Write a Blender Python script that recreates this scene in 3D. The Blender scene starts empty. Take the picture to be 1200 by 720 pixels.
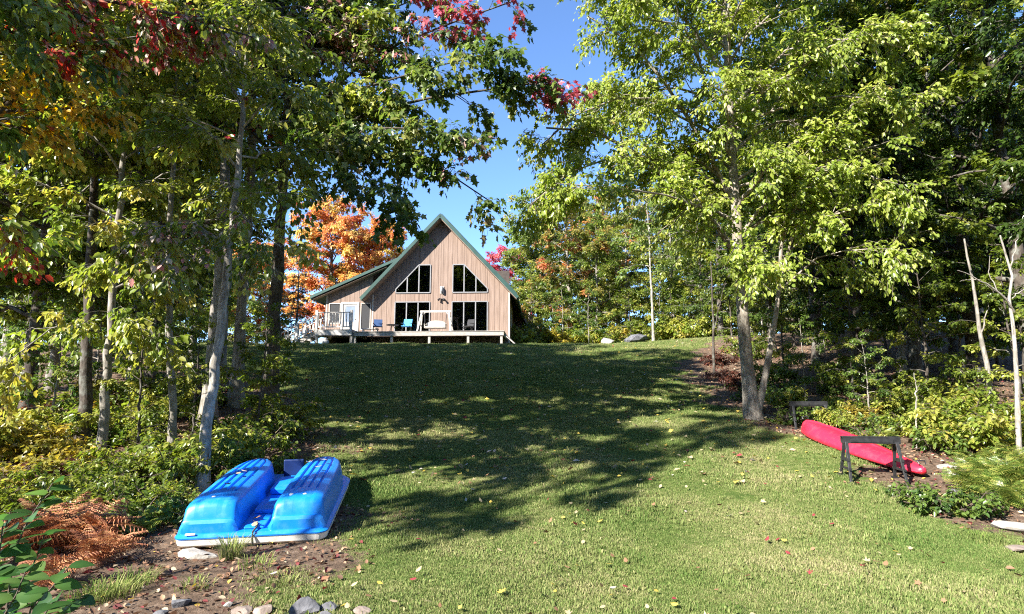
import bpy, math, random
import numpy as np
from mathutils import Vector, Matrix

SC = bpy.context.scene
COL = SC.collection
R = math.radians
rng = np.random.default_rng(7)
random.seed(7)

# ------------------------------------------------------------------ camera, sky, sun, exposure
PITCH = R(8.45); CP = math.cos(PITCH); SP = math.sin(PITCH); EYE = 1.6; F = 700.0
cd = bpy.data.cameras.new('camera'); cam = bpy.data.objects.new('camera', cd); COL.objects.link(cam)
cam.location = (0, 0, EYE); cam.rotation_euler = (math.pi/2 + PITCH, 0, 0)
cd.lens = 21.0; cd.sensor_width = 36.0; cd.clip_end = 2000; cd.clip_start = 0.05
SC.camera = cam

SUN_AZ = R(48); SUN_EL = R(36)      # azimuth measured from behind the camera towards the left
S = Vector((-math.sin(SUN_AZ)*math.cos(SUN_EL), -math.cos(SUN_AZ)*math.cos(SUN_EL), math.sin(SUN_EL)))
world = bpy.data.worlds.new('World'); SC.world = world; world.use_nodes = True
wn = world.node_tree.nodes; wl = world.node_tree.links
sky = wn.new('ShaderNodeTexSky'); sky.sky_type = 'NISHITA'; sky.sun_disc = False
sky.sun_elevation = SUN_EL; sky.sun_rotation = math.atan2(S.x, S.y)
sky.altitude = 2500; sky.air_density = 1.0; sky.dust_density = 0.0; sky.ozone_density = 6.0
wl.new(sky.outputs[0], wn['Background'].inputs[0]); wn['Background'].inputs[1].default_value = 0.115
sd = bpy.data.lights.new('sun', 'SUN'); sd.energy = 5.0; sd.angle = R(0.53); sd.color = (1.0, 0.95, 0.87)
sun = bpy.data.objects.new('sun', sd); COL.objects.link(sun); sun.rotation_euler = S.to_track_quat('Z', 'Y').to_euler()
sun.location = (-20, -20, 30)
SC.view_settings.view_transform = 'Standard'; SC.view_settings.look = 'None'
SC.view_settings.exposure = 1.85; SC.view_settings.gamma = 1.0; SC.view_settings.use_curve_mapping = False
cy = SC.cycles
cy.max_bounces = 6; cy.diffuse_bounces = 3; cy.glossy_bounces = 2; cy.transmission_bounces = 4; cy.transparent_max_bounces = 6
cy.caustics_reflective = False; cy.caustics_refractive = False
cy.use_denoising = False; cy.use_adaptive_sampling = True; cy.adaptive_threshold = 0.01; cy.filter_width = 1.1
cy.sample_clamp_indirect = 6.0

# ------------------------------------------------------------------ pixel (1200x720 photograph) to world
def P(u, v, y):
    dx = (u-600)/F; up = (360-v)/F
    Y = CP - SP*up; Z = SP + CP*up
    t = y/Y
    return np.array((dx*t, y, EYE + Z*t))
def X(u, y, z=1.6):
    return (u-600)/F*(y*CP + (z-EYE)*SP)

# ------------------------------------------------------------------ terrain
_ky = [-60, -8, 0, 4, 6.4, 8.3, 10, 12, 16, 20, 25, 30, 33.5, 38, 45, 60, 100, 260]
_kz = [-1.5, -.7, -.12, 0, .07, .33, .6, .92, 1.52, 2.22, 3.22, 4.08, 4.48, 4.66, 4.85, 5.2, 7.5, 16]
_ty = np.arange(-60, 260, .1); _tz = np.interp(_ty, _ky, _kz)
_k = np.hanning(21); _k /= _k.sum()
_tz = np.convolve(np.pad(_tz, 10, mode='edge'), _k, mode='valid')
def H(x, y):
    x = np.asarray(x, float); y = np.asarray(y, float)
    z = np.interp(y, _ty, _tz)
    e = np.clip((y-8)/14, 0, 1)
    z = z + .07*np.log1p(np.exp((x-6)*1.5))/1.5*(.35+.65*e)*np.clip(1-(x-30)/100, .3, 1)
    z = z + .02*np.sin(x*1.3+y*.7) + .015*np.sin(x*2.9-y*2.1+1) + .03*np.sin(x*.45+1.7)*np.sin(y*.37)
    return z
def hz(x, y): return float(H(x, y))
XLk = ([-20, 3, 4.5, 6, 7, 8.5, 10, 13, 16, 19, 23, 27, 32, 40, 46, 60], [-3, -1.4, -1.2, -1.5, -1.9, -2.2, -2.9, -4.3, -5.7, -7.5, -12, -17, -22, -24, -15, -3])
XRk = ([-20, 4, 5.3, 6.3, 8, 9.5, 11, 12.8, 15, 18, 22, 26, 30, 34, 40, 46, 60], [7, 5.4, 5.1, 5.1, 5.25, 5.35, 5.3, 5.0, 5.1, 5.4, 6.0, 8.0, 10, 12.2, 13, 8, -3])
def lawn(x, y):
    x = np.asarray(x, float); y = np.asarray(y, float)
    w = .35*np.sin(y*1.7+x*.6)+.25*np.sin(y*3.9+1.3)+.2*np.sin(x*5.1+y*2.3)
    a = np.clip((x - np.interp(y, *XLk) + w)/1.1 + .5, 0, 1)
    b = np.clip((np.interp(y, *XRk) - x + w*.8)/.9 + .5, 0, 1)
    c = np.clip((47-y)/2, 0, 1)
    return a*b*c

# ------------------------------------------------------------------ helpers: materials
def nodes(name):
    m = bpy.data.materials.new(name); m.use_nodes = True
    return m, m.node_tree.nodes, m.node_tree.links, m.node_tree.nodes['Principled BSDF']
def rgb(c): return (c[0], c[1], c[2], 1)
def mat(name, c1, c2=None, rough=.7, scale=6, stretch=(1,1,1), bump=0, spec=.4, detail=6, metallic=0, coat=0, coords='Object', bscale=None):
    m, n, l, b = nodes(name)
    b.inputs['Roughness'].default_value = rough; b.inputs['Specular IOR Level'].default_value = spec
    b.inputs['Metallic'].default_value = metallic; b.inputs['Coat Weight'].default_value = coat
    tc = n.new('ShaderNodeTexCoord'); mp = n.new('ShaderNodeMapping'); mp.inputs['Scale'].default_value = stretch
    l.new(tc.outputs[coords], mp.inputs[0])
    nz = n.new('ShaderNodeTexNoise'); nz.inputs['Scale'].default_value = scale; nz.inputs['Detail'].default_value = detail
    l.new(mp.outputs[0], nz.inputs['Vector'])
    cr = n.new('ShaderNodeValToRGB'); cr.color_ramp.elements[0].position = .32; cr.color_ramp.elements[1].position = .68
    cr.color_ramp.elements[0].color = rgb(c1); cr.color_ramp.elements[1].color = rgb(c2 or c1)
    l.new(nz.outputs[0], cr.inputs[0]); l.new(cr.outputs[0], b.inputs['Base Color'])
    if bump:
        bp = n.new('ShaderNodeBump'); bp.inputs['Strength'].default_value = bump; bp.inputs['Distance'].default_value = .02
        if bscale:
            n2 = n.new('ShaderNodeTexNoise'); n2.inputs['Scale'].default_value = bscale; n2.inputs['Detail'].default_value = 6
            l.new(mp.outputs[0], n2.inputs['Vector']); l.new(n2.outputs[0], bp.inputs['Height'])
        else: l.new(nz.outputs[0], bp.inputs['Height'])
        l.new(bp.outputs[0], b.inputs['Normal'])
    return m
def leaf_material(name, rough=.42, trans=.38, spec=.5):
    m, n, l, b = nodes(name)
    at = n.new('ShaderNodeAttribute'); at.attribute_name = 'Col'
    b.inputs['Roughness'].default_value = rough; b.inputs['Specular IOR Level'].default_value = spec
    l.new(at.outputs[0], b.inputs['Base Color'])
    tr = n.new('ShaderNodeBsdfTranslucent')
    hs = n.new('ShaderNodeHueSaturation'); hs.inputs['Saturation'].default_value = 1.1; hs.inputs['Value'].default_value = 1.25
    l.new(at.outputs[0], hs.inputs['Color']); l.new(hs.outputs[0], tr.inputs[0])
    mx = n.new('ShaderNodeMixShader'); mx.inputs[0].default_value = trans
    l.new(b.outputs[0], mx.inputs[1]); l.new(tr.outputs[0], mx.inputs[2])
    l.new(mx.outputs[0], n['Material Output'].inputs[0])
    return m
M = {}
M['leaf'] = leaf_material('leaf', rough=.36, trans=.5, spec=.55)
M['dry_leaf'] = leaf_material('dry_leaf', rough=.7, trans=.15, spec=.3)
def bark(name, c1, c2, scale=7, z=.25, bump=.8, patch=None):
    m, n, l, b = nodes(name)
    b.inputs['Roughness'].default_value = .9; b.inputs['Specular IOR Level'].default_value = .2
    tc = n.new('ShaderNodeTexCoord'); mp = n.new('ShaderNodeMapping'); mp.inputs['Scale'].default_value = (1, 1, z)
    l.new(tc.outputs['Object'], mp.inputs[0])
    nz = n.new('ShaderNodeTexNoise'); nz.inputs['Scale'].default_value = scale*3; nz.inputs['Detail'].default_value = 8; nz.inputs['Roughness'].default_value = .7
    l.new(mp.outputs[0], nz.inputs['Vector'])
    cr = n.new('ShaderNodeValToRGB'); cr.color_ramp.elements[0].position = .35; cr.color_ramp.elements[1].position = .62
    cr.color_ramp.elements[0].color = rgb(c1); cr.color_ramp.elements[1].color = rgb(c2); l.new(nz.outputs[0], cr.inputs[0])
    out = cr.outputs[0]
    if patch:
        n2 = n.new('ShaderNodeTexNoise'); n2.inputs['Scale'].default_value = 5; n2.inputs['Detail'].default_value = 5
        l.new(tc.outputs['Object'], n2.inputs['Vector'])
        r2 = n.new('ShaderNodeValToRGB'); r2.color_ramp.elements[0].position = .52; r2.color_ramp.elements[1].position = .62
        l.new(n2.outputs[0], r2.inputs[0])
        mx = n.new('ShaderNodeMix'); mx.data_type = 'RGBA'; l.new(r2.outputs[0], mx.inputs[0]); l.new(out, mx.inputs[6]); mx.inputs[7].default_value = rgb(patch)
        out = mx.outputs[2]
    l.new(out, b.inputs['Base Color'])
    bp = n.new('ShaderNodeBump'); bp.inputs['Strength'].default_value = bump; bp.inputs['Distance'].default_value = .02
    l.new(nz.outputs[0], bp.inputs['Height']); l.new(bp.outputs[0], b.inputs['Normal'])
    return m
M['bark_dark'] = bark('bark_dark', (.03,.024,.02), (.11,.092,.075), patch=(.14,.14,.12))
M['bark_grey'] = bark('bark_grey', (.12,.105,.09), (.33,.3,.26), patch=(.16,.15,.12))
M['bark_pale'] = bark('bark_pale', (.13,.115,.095), (.42,.39,.34), patch=(.22,.2,.165))
M['bark_ivory'] = bark('bark_ivory', (.09,.07,.055), (.43,.38,.31), scale=5, z=.4, patch=(.21,.18,.145), bump=1.0)
M['twig'] = mat('twig', (.06,.045,.035), (.13,.1,.075), rough=.9, scale=20)

# ------------------------------------------------------------------ helpers: objects and meshes
def link(o, parent=None):
    COL.objects.link(o)
    if parent: o.parent = parent
    return o
def tag(o, label, cat, group=None):
    o['label'] = label; o['category'] = cat
    if group: o['group'] = group
    return o
def thing(name, label, cat, loc=(0,0,0), rz=0, group=None):
    o = bpy.data.objects.new(name, None); o.empty_display_size = .2; link(o)
    o.location = loc; o.rotation_euler = (0, 0, rz)
    return tag(o, label, cat, group)
def obj(name, me, parent=None):
    return link(bpy.data.objects.new(name, me), parent)
def raw_mesh(name, V, loops, starts, totals, material, col=None, smooth=False):
    me = bpy.data.meshes.new(name)
    V = np.ascontiguousarray(V, np.float32)
    me.vertices.add(len(V)); me.vertices.foreach_set('co', V.ravel())
    me.loops.add(len(loops)); me.loops.foreach_set('vertex_index', np.ascontiguousarray(loops, np.int32))
    me.polygons.add(len(starts)); me.polygons.foreach_set('loop_start', np.ascontiguousarray(starts, np.int32))
    me.polygons.foreach_set('loop_total', np.ascontiguousarray(totals, np.int32))
    if smooth: me.polygons.foreach_set('use_smooth', np.ones(len(starts), bool))
    me.update(calc_edges=True)
    if col is not None:
        a = me.color_attributes.new('Col', 'FLOAT_COLOR', 'POINT')
        c = np.ones((len(V), 4), np.float32); c[:, :3] = col; a.data.foreach_set('color', c.ravel())
    me.materials.append(material)
    return me
def nrm(a): return a/np.maximum(np.linalg.norm(a, axis=-1, keepdims=True), 1e-9)

class MB:
    def __init__(s): s.v = []; s.f = []
    def add(s, vs, fs):
        b = len(s.v); s.v += [tuple(v) for v in vs]; s.f += [tuple(i+b for i in f) for f in fs]; return s
    def box(s, x0, x1, y0, y1, z0, z1):
        return s.add([(x0,y0,z0),(x1,y0,z0),(x1,y1,z0),(x0,y1,z0),(x0,y0,z1),(x1,y0,z1),(x1,y1,z1),(x0,y1,z1)],
                     [(0,3,2,1),(4,5,6,7),(0,1,5,4),(1,2,6,5),(2,3,7,6),(3,0,4,7)])
    def prism(s, poly, y0, y1):       # poly in x,z counterclockwise seen from -y
        n = len(poly)
        vs = [(p[0], y0, p[1]) for p in poly] + [(p[0], y1, p[1]) for p in poly]
        fs = [tuple(range(n)), tuple(range(2*n-1, n-1, -1))] + [(i, i+n, (i+1)%n+n, (i+1)%n) for i in range(n)]
        return s.add(vs, fs)
    def bar(s, a, b, w, h, up=(0,0,1), w2=None, h2=None):
        a = Vector(a); b = Vector(b); d = (b-a).normalized(); u = Vector(up)
        r = d.cross(u); r = r.normalized() if r.length > 1e-4 else Vector((1,0,0)); u = r.cross(d).normalized()
        vs = []
        for p, ww, hh in ((a, w, h), (b, w2 or w, h2 or h)):
            vs += [p - r*ww/2 - u*hh/2, p + r*ww/2 - u*hh/2, p + r*ww/2 + u*hh/2, p - r*ww/2 + u*hh/2]
        return s.add(vs, [(3,2,1,0),(4,5,6,7),(0,1,5,4),(1,2,6,5),(2,3,7,6),(3,0,4,7)])
    def tube(s, pts, r, n=8):
        pts = [Vector(p) for p in pts]; rs = r if hasattr(r, '__len__') else [r]*len(pts)
        vs = []; fs = []
        for i, p in enumerate(pts):
            d = (pts[min(i+1, len(pts)-1)] - pts[max(i-1, 0)]).normalized()
            a = d.cross(Vector((0,0,1)) if abs(d.z) < .9 else Vector((1,0,0))).normalized(); b = d.cross(a)
            vs += [p + (a*math.cos(2*math.pi*k/n) + b*math.sin(2*math.pi*k/n))*rs[i] for k in range(n)]
        for i in range(len(pts)-1):
            for k in range(n):
                k2 = (k+1) % n; fs.append((i*n+k, i*n+k2, (i+1)*n+k2, (i+1)*n+k))
        fs += [tuple(range(n-1, -1, -1)), tuple(range((len(pts)-1)*n, len(pts)*n))]
        return s.add(vs, fs)
    def lathe(s, prof, n=16, c=(0,0,0)):
        vs = []; fs = []
        for r_, z in prof: vs += [(c[0]+r_*math.cos(2*math.pi*k/n), c[1]+r_*math.sin(2*math.pi*k/n), c[2]+z) for k in range(n)]
        for i in range(len(prof)-1):
            for k in range(n): fs.append((i*n+k, i*n+(k+1)%n, (i+1)*n+(k+1)%n, (i+1)*n+k))
        fs += [tuple(range(n-1,-1,-1)), tuple(range((len(prof)-1)*n, len(prof)*n))]
        return s.add(vs, fs)
    def loft(s, rings, closed=True, caps=True):
        n = len(rings[0]); vs = [p for r_ in rings for p in r_]; fs = []
        for i in range(len(rings)-1):
            for k in range(n if closed else n-1):
                k2 = (k+1) % n; fs.append((i*n+k, i*n+k2, (i+1)*n+k2, (i+1)*n+k))
        if caps: fs += [tuple(range(n-1,-1,-1)), tuple(range((len(rings)-1)*n, len(rings)*n))]
        return s.add(vs, fs)
    def mesh(s, name, m, smooth=False, recalc=False):
        me = bpy.data.meshes.new(name); me.from_pydata(s.v, [], s.f); me.materials.append(m)
        if smooth: me.polygons.foreach_set('use_smooth', np.ones(len(me.polygons), bool))
        if recalc:
            import bmesh
            b = bmesh.new(); b.from_mesh(me); bmesh.ops.recalc_face_normals(b, faces=b.faces); b.to_mesh(me); b.free()
        me.update(); return me
    def build(s, name, m, parent=None, smooth=False, bevel=0, recalc=False, angle=None):
        o = obj(name, s.mesh(name, m, smooth, recalc), parent)
        if bevel:
            b = o.modifiers.new('bevel', 'BEVEL'); b.width = bevel; b.segments = 2; b.limit_method = 'ANGLE'; b.angle_limit = R(40)
        return o

# ------------------------------------------------------------------ foliage toolkit
LEAF = {   # template vertices (width, length, lift) and faces
 'oval2': ([(0,0,0),(.34,.45,.09),(0,1,-.06),(-.34,.45,.09)], [(0,1,2),(0,2,3)]),
 'oval4': ([(0,0,0),(.27,.25,.07),(.26,.62,.05),(0,1,-.12),(-.26,.62,.05),(-.27,.25,.07)], [(0,1,2,3),(0,3,4,5)]),
 'maple': ([(0,0,0),(.36,-.02,.04),(.26,.28,.03),(.56,.5,.0),(.22,.58,.02),(0,1,-.16),(-.22,.58,.02),(-.56,.5,.0),(-.26,.28,.03),(-.36,-.02,.04)], [(0,1,2,3,4,5),(0,5,6,7,8,9)]),
 'needle': ([(0,0,0),(.13,.35,.02),(0,1,-.05),(-.13,.35,.02)], [(0,1,2,3)]),
}
def leaves_mesh(name, pos, axis, normal, size, col, kind, material):
    tv, tf = LEAF[kind]; tv = np.array(tv); k = len(tv); N = len(pos)
    ay = nrm(axis); ax = nrm(np.cross(ay, normal)); az = np.cross(ax, ay)
    V = pos[:, None, :] + size[:, None, None]*(tv[None, :, 0:1]*ax[:, None, :] + tv[None, :, 1:2]*ay[:, None, :] + tv[None, :, 2:3]*az[:, None, :])
    base = np.concatenate([np.array(f) for f in tf]); tot = np.array([len(f) for f in tf])
    loops = (base[None, :] + (np.arange(N)*k)[:, None]).ravel()
    totals = np.tile(tot, N); starts = np.concatenate([[0], np.cumsum(totals)[:-1]])
    c = np.repeat(np.clip(col, 0, 1), k, axis=0)
    return raw_mesh(name, V.reshape(-1, 3), loops, starts, totals, material, c)
def tubes(groups, name, material, smooth=True):
    """groups: list of (P[T,K,3], R[T,K], sides)"""
    VV = []; LL = []; TT = []; off = 0
    for Pt, Rt, n in groups:
        T_, K, _ = Pt.shape
        if T_ == 0: continue
        tan = nrm(np.gradient(Pt, axis=1))
        d = nrm(Pt[:, -1] - Pt[:, 0]); ref = np.where(np.abs(d[:, 2:3]) < .8, np.array([[0,0,1.]]), np.array([[1.,0,0]]))
        a = nrm(np.cross(tan, ref[:, None, :])); b = np.cross(tan, a)
        th = 2*np.pi*np.arange(n)/n
        V = Pt[:, :, None, :] + Rt[:, :, None, None]*(np.cos(th)[None, None, :, None]*a[:, :, None, :] + np.sin(th)[None, None, :, None]*b[:, :, None, :])
        VV.append(V.reshape(-1, 3))
        kk = np.arange(n); k2 = (kk+1) % n; rows = np.arange(K-1)[:, None]*n
        q = np.stack([rows+kk, rows+k2, rows+n+k2, rows+n+kk], -1).reshape(-1, 4)
        L = (q[None] + (np.arange(T_)*K*n)[:, None, None]).reshape(-1) + off
        LL.append(L); TT.append(len(L)//4); off += T_*K*n
    loops = np.concatenate(LL); nf = sum(TT)
    return raw_mesh(name, np.concatenate(VV), loops, np.arange(nf)*4, np.full(nf, 4), material, smooth=smooth)
def sample(Pt, t):
    K = Pt.shape[1]; f = t*(K-1); i = np.clip(f.astype(int), 0, K-2); a = (f-i)[:, None]; n = np.arange(len(t))
    p0 = Pt[n, i]; p1 = Pt[n, i+1]
    return p0*(1-a)+p1*a, nrm(p1-p0)
def resample(pl, K):
    pl = np.asarray(pl, float); s = np.concatenate([[0], np.cumsum(np.linalg.norm(np.diff(pl, axis=0), axis=1))])
    t = np.linspace(0, s[-1], K)
    return np.stack([np.interp(t, s, pl[:, c]) for c in range(3)], 1)
def spawn(g, Pt, Rt, counts, tr, ang, L, droop, lift, K, flat=.75, rfrac=.6, taper=.35):
    idx = np.repeat(np.arange(len(Pt)), counts); N = len(idx)
    t = g.uniform(tr[0], tr[1], N)
    p, T = sample(Pt[idx], t)
    A = nrm(np.array([[0,0,1.]])*flat + g.normal(0, 1, (N, 3))*(1-flat))
    side = np.where(g.random(N) < .5, -1., 1.)[:, None]
    a = np.radians(g.uniform(ang[0], ang[1], N))[:, None]
    B = nrm(np.cross(A, T))
    d = np.cos(a)*T + side*np.sin(a)*B; d[:, 2] += lift + g.normal(0, .12, N); d = nrm(d)
    ln = (L[0] + (L[1]-L[0])*g.random(N))*(1.15 - .55*t)
    s = np.linspace(0, 1, K)
    C = p[:, None, :] + d[:, None, :]*(ln[:, None]*s)[:, :, None]
    C[:, :, 2] -= droop*ln[:, None]*s[None]**2
    C[:, 1:, :] += g.normal(0, .035, (N, K-1, 3))*ln[:, None, None]
    pr = Rt[idx, 0]*(1-t*.75)*rfrac
    Rc = np.maximum(pr[:, None]*(1-s[None]*(1-taper)), .0025)
    return C, Rc, idx
def foliage(g, limbs, radii, p):
    """limbs [M,6,3] -> branch, twig tubes and leaf arrays"""
    L = np.linalg.norm(np.diff(limbs, axis=1), axis=2).sum(1)
    nb = np.maximum(1, (L*p['nb']).astype(int))
    bP, bR, bi = spawn(g, limbs, radii, nb, p.get('bt', (.2, 1)), (30, 65), p['bl'], p.get('bd', .15), p.get('blift', .1), 5, p.get('flat', .75), .5)
    tP, tR, ti = spawn(g, bP, bR, np.full(len(bP), p['nt']), (.15, 1), (25, 65), p['tl'], p.get('td', .3), 0, 3, p.get('flat', .7), .5)
    N = len(tP)*p['nl']; idx = np.repeat(np.arange(len(tP)), p['nl'])
    t = g.uniform(.05, 1.0, N); pos, T = sample(tP[idx], t)
    up = nrm(np.array([[0,0,1.]]) + g.normal(0, p.get('nj', .45), (N, 3)) + np.array([[S.x, S.y, S.z]])*p.get('sunny', .25))
    side = np.where(g.random(N) < .5, -1., 1.)[:, None]
    ax = nrm(T*.6 + side*np.cross(up, T)*.8 + np.array([[0,0,-1.]])*p.get('hang', .5) + g.normal(0, .3, (N, 3)))
    pos = pos + ax*p['ls']*.35 + g.normal(0, p['ls']*.25, (N, 3))
    size = p['ls']*g.uniform(.65, 1.25, N)
    br = ti[idx]
    tone = g.normal(0, 1, len(bP))[br]
    col = p['col'](g, pos, tone)
    col = col*g.normal(1, .13, (N, 1)).clip(.6, 1.5)
    return (bP, bR), (tP, tR), (pos, ax, up, size, col)
def pal(cols, tonew=.8):
    C = np.array([c[:3] for c in cols]); W = np.array([c[3] for c in cols], float); W = np.cumsum(W/W.sum())
    def f(g, pos, tone):
        from math import erf
        q = .5*(1+np.tanh(tone*.8)); x = np.clip(q*tonew + g.random(len(pos))*(1-tonew), 0, .9999)
        return C[np.searchsorted(W, x)]
    return f
def curved(g, base, d, L, K=6, rise=.15, droop=.15, wob=.03):
    s = np.linspace(0, 1, K)[:, None]
    pts = np.asarray(base) + np.asarray(d)*L*s
    pts[:, 2] += (rise*L*np.sin(s*np.pi*.5) - droop*L*s**2.2)[:, 0]
    pts[1:] += g.normal(0, wob*L, (K-1, 3))
    return pts
def make_tree(seed, Ht, z0, Rc, nlimb, p, kind, tr=.16, shape='oval', e0=5, e1=55, lean=(0,0), trunk=None, extra=[], bark_m='bark_grey', leaf_m='leaf', rtop=.02, shapefn=None, tpow=.95):
    """meshes of trunk, limbs, crown; origin at the trunk base"""
    g = np.random.default_rng(seed)
    if trunk is None:
        s = np.linspace(0, 1, 9)[:, None]
        trunk = np.concatenate([lean[0]*s*Ht + .012*Ht*np.cumsum(g.normal(0, .5, (9,1)), 0)*s, lean[1]*s*Ht + .012*Ht*np.cumsum(g.normal(0, .5, (9,1)), 0)*s, s*Ht], 1)
    K = 26; tp = resample(trunk, K); s = np.linspace(0, 1, K); tp[1:-1, :2] += g.normal(0, .012, (K-2, 2))
    trad = (tr*(1-s)**tpow + rtop)*g.normal(1, .035, K); trad[0] *= 1.55; trad[1] *= 1.12; tp[0, 2] -= .12
    limbs = []; rad = []
    for i in range(nlimb):
        f = (i+.5)/nlimb; z = z0 + (Ht*.96-z0)*f**.9
        b = np.array([np.interp(z, tp[:, 2], tp[:, c]) for c in range(3)])
        az = i*2.39996 + g.normal(0, .3)
        if shape == 'oval': r = math.sin(math.pi*(.18+.8*f)**.85)**.7
        elif shape == 'cone': r = 1.02-f
        else: r = .55+.45*math.sin(math.pi*f)
        if shapefn: r *= shapefn(az, z)
        Ln = Rc*max(r, .15)*g.uniform(.8, 1.12)
        el = R(e0 + (e1-e0)*f + g.normal(0, 6)); d = (math.cos(az)*math.cos(el), math.sin(az)*math.cos(el), math.sin(el))
        limbs.append(curved(g, b, d, Ln, rise=p.get('rise', .12), droop=p.get('ldroop', .2)))
        r0 = np.interp(z, tp[:, 2], trad)*.5
        rad.append(np.linspace(r0, r0*.15+.003, 6))
    for pl, r0 in extra:
        limbs.append(resample(pl, 6)); rad.append(np.linspace(r0, r0*.2+.004, 6))
    limbs = np.array(limbs); rad = np.array(rad)
    (bP, bR), (tP, tR), lf = foliage(g, limbs, rad, p)
    return {'trunk': tubes([(tp[None], trad[None], 10)], 'trunk', M[bark_m]),
            'limbs': tubes([(limbs, rad, 5), (bP, bR, 4), (tP, tR, 3)], 'limbs', M[bark_m]),
            'crown': leaves_mesh('crown', *lf, kind, M[leaf_m]), 'n': len(lf[0])}
def plant(tree, name, label, cat, x, y, s=1, rz=0, group=None, sz=None, dz=0, tilt=None):
    t = thing(name, label, cat, (x, y, hz(x, y)+dz), rz, group)
    t.scale = (s, s, sz or s)
    if tilt: t.rotation_euler = (tilt[0], tilt[1], rz)
    for k in ('trunk', 'limbs', 'crown', 'stem', 'foliage'):
        if tree.get(k): obj(k, tree[k], t)
    return t

#==SETTING==
# ------------------------------------------------------------------ ground
def axis(a, b, fine0, fine1, step, grow=1.18):
    c = list(np.arange(fine0, fine1+1e-6, step)); s = step; v = fine1
    while v < b: s *= grow; v += s; c.append(v)
    s = step; v = fine0; pre = []
    while v > a: s *= grow; v -= s; pre.append(v)
    return np.array(pre[::-1] + c)
gx = axis(-160, 160, -9, 9, .22); gy = axis(-60, 250, 2.5, 24, .22)
XX, YY = np.meshgrid(gx, gy); ZZ = H(XX, YY)
nx, ny = len(gx), len(gy); ii = np.arange((ny-1)*(nx-1)); r_ = ii//(nx-1); c_ = ii % (nx-1); a0 = r_*nx+c_
q = np.stack([a0, a0+1, a0+nx+1, a0+nx], 1).ravel()
lw = lawn(XX, YY).ravel()
me = raw_mesh('ground', np.stack([XX.ravel(), YY.ravel(), ZZ.ravel()], 1), q, np.arange(len(ii))*4, np.full(len(ii), 4), bpy.data.materials.new('ground'), np.stack([lw]*3, 1), smooth=True)
gm = me.materials[0]; gm.use_nodes = True; n = gm.node_tree.nodes; l = gm.node_tree.links; b = n['Principled BSDF']
b.inputs['Roughness'].default_value = .95; b.inputs['Specular IOR Level'].default_value = .15
tc = n.new('ShaderNodeTexCoord')
def noise(sc, det=6, rough=.6):
    z = n.new('ShaderNodeTexNoise'); z.inputs['Scale'].default_value = sc; z.inputs['Detail'].default_value = det; z.inputs['Roughness'].default_value = rough
    l.new(tc.outputs['Object'], z.inputs['Vector']); return z.outputs[0]
def ramp(src, stops):
    c = n.new('ShaderNodeValToRGB'); e = c.color_ramp.elements
    e[0].position, e[0].color = stops[0][0], rgb(stops[0][1]); e[1].position, e[1].color = stops[-1][0], rgb(stops[-1][1])
    for p_, cc in stops[1:-1]: x = e.new(p_); x.color = rgb(cc)
    l.new(src, c.inputs[0]); return c.outputs[0]
soil = ramp(noise(9, 8, .75), [(.3, (.05,.034,.024)), (.5, (.13,.088,.06)), (.7, (.25,.18,.13))])
turf = ramp(noise(3, 8, .7), [(.3, (.045,.08,.014)), (.55, (.085,.125,.024)), (.72, (.17,.15,.055))])
at = n.new('ShaderNodeAttribute'); at.attribute_name = 'Col'
ad = n.new('ShaderNodeMath'); ad.operation = 'MULTIPLY_ADD'; l.new(noise(5, 6, .7), ad.inputs[0]); ad.inputs[1].default_value = 1.2; ad.inputs[2].default_value = -.6
a2 = n.new('ShaderNodeMath'); a2.operation = 'ADD'; a2.use_clamp = True; l.new(at.outputs['Fac'], a2.inputs[0]); l.new(ad.outputs[0], a2.inputs[1])
mk = ramp(a2.outputs[0], [(.4, (0,0,0)), (.6, (1,1,1))])
mx = n.new('ShaderNodeMix'); mx.data_type = 'RGBA'; l.new(mk, mx.inputs[0]); l.new(soil, mx.inputs[6]); l.new(turf, mx.inputs[7]); l.new(mx.outputs[2], b.inputs['Base Color'])
bp = n.new('ShaderNodeBump'); bp.inputs['Strength'].default_value = .9; bp.inputs['Distance'].default_value = .04; l.new(noise(28, 8, .75), bp.inputs['Height']); l.new(bp.outputs[0], b.inputs['Normal'])
o = obj('ground', me); o['kind'] = 'structure'

# ------------------------------------------------------------------ grass (instanced tufts on the lawn)
def grass_material(name, stops):
    m, n, l, b = nodes(name)
    b.inputs['Roughness'].default_value = .75; b.inputs['Specular IOR Level'].default_value = .15
    ge = n.new('ShaderNodeNewGeometry'); nz = n.new('ShaderNodeTexNoise'); nz.inputs['Scale'].default_value = .55; nz.inputs['Detail'].default_value = 7; nz.inputs['Roughness'].default_value = .72
    l.new(ge.outputs['Position'], nz.inputs['Vector'])
    oi = n.new('ShaderNodeAttribute'); oi.attribute_name = 'Col'
    ma = n.new('ShaderNodeMath'); ma.operation = 'MULTIPLY_ADD'; l.new(oi.outputs['Fac'], ma.inputs[0]); ma.inputs[1].default_value = .36; l.new(nz.outputs[0], ma.inputs[2])
    cr = n.new('ShaderNodeValToRGB'); e = cr.color_ramp.elements
    e[0].position, e[0].color = stops[0][0], rgb(stops[0][1]); e[1].position, e[1].color = stops[-1][0], rgb(stops[-1][1])
    for p_, cc in stops[1:-1]: x = e.new(p_); x.color = rgb(cc)
    l.new(ma.outputs[0], cr.inputs[0]); l.new(cr.outputs[0], b.inputs['Base Color'])
    tr = n.new('ShaderNodeBsdfTranslucent'); l.new(cr.outputs[0], tr.inputs[0])
    mx = n.new('ShaderNodeMixShader'); mx.inputs[0].default_value = .3; l.new(b.outputs[0], mx.inputs[1]); l.new(tr.outputs[0], mx.inputs[2]); l.new(mx.outputs[0], n['Material Output'].inputs[0])
    return m
M['grass'] = grass_material('grass', [(.40, (.07,.138,.027)), (.56, (.138,.203,.05)), (.75, (.245,.268,.095)), (.96, (.40,.34,.19))])
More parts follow.
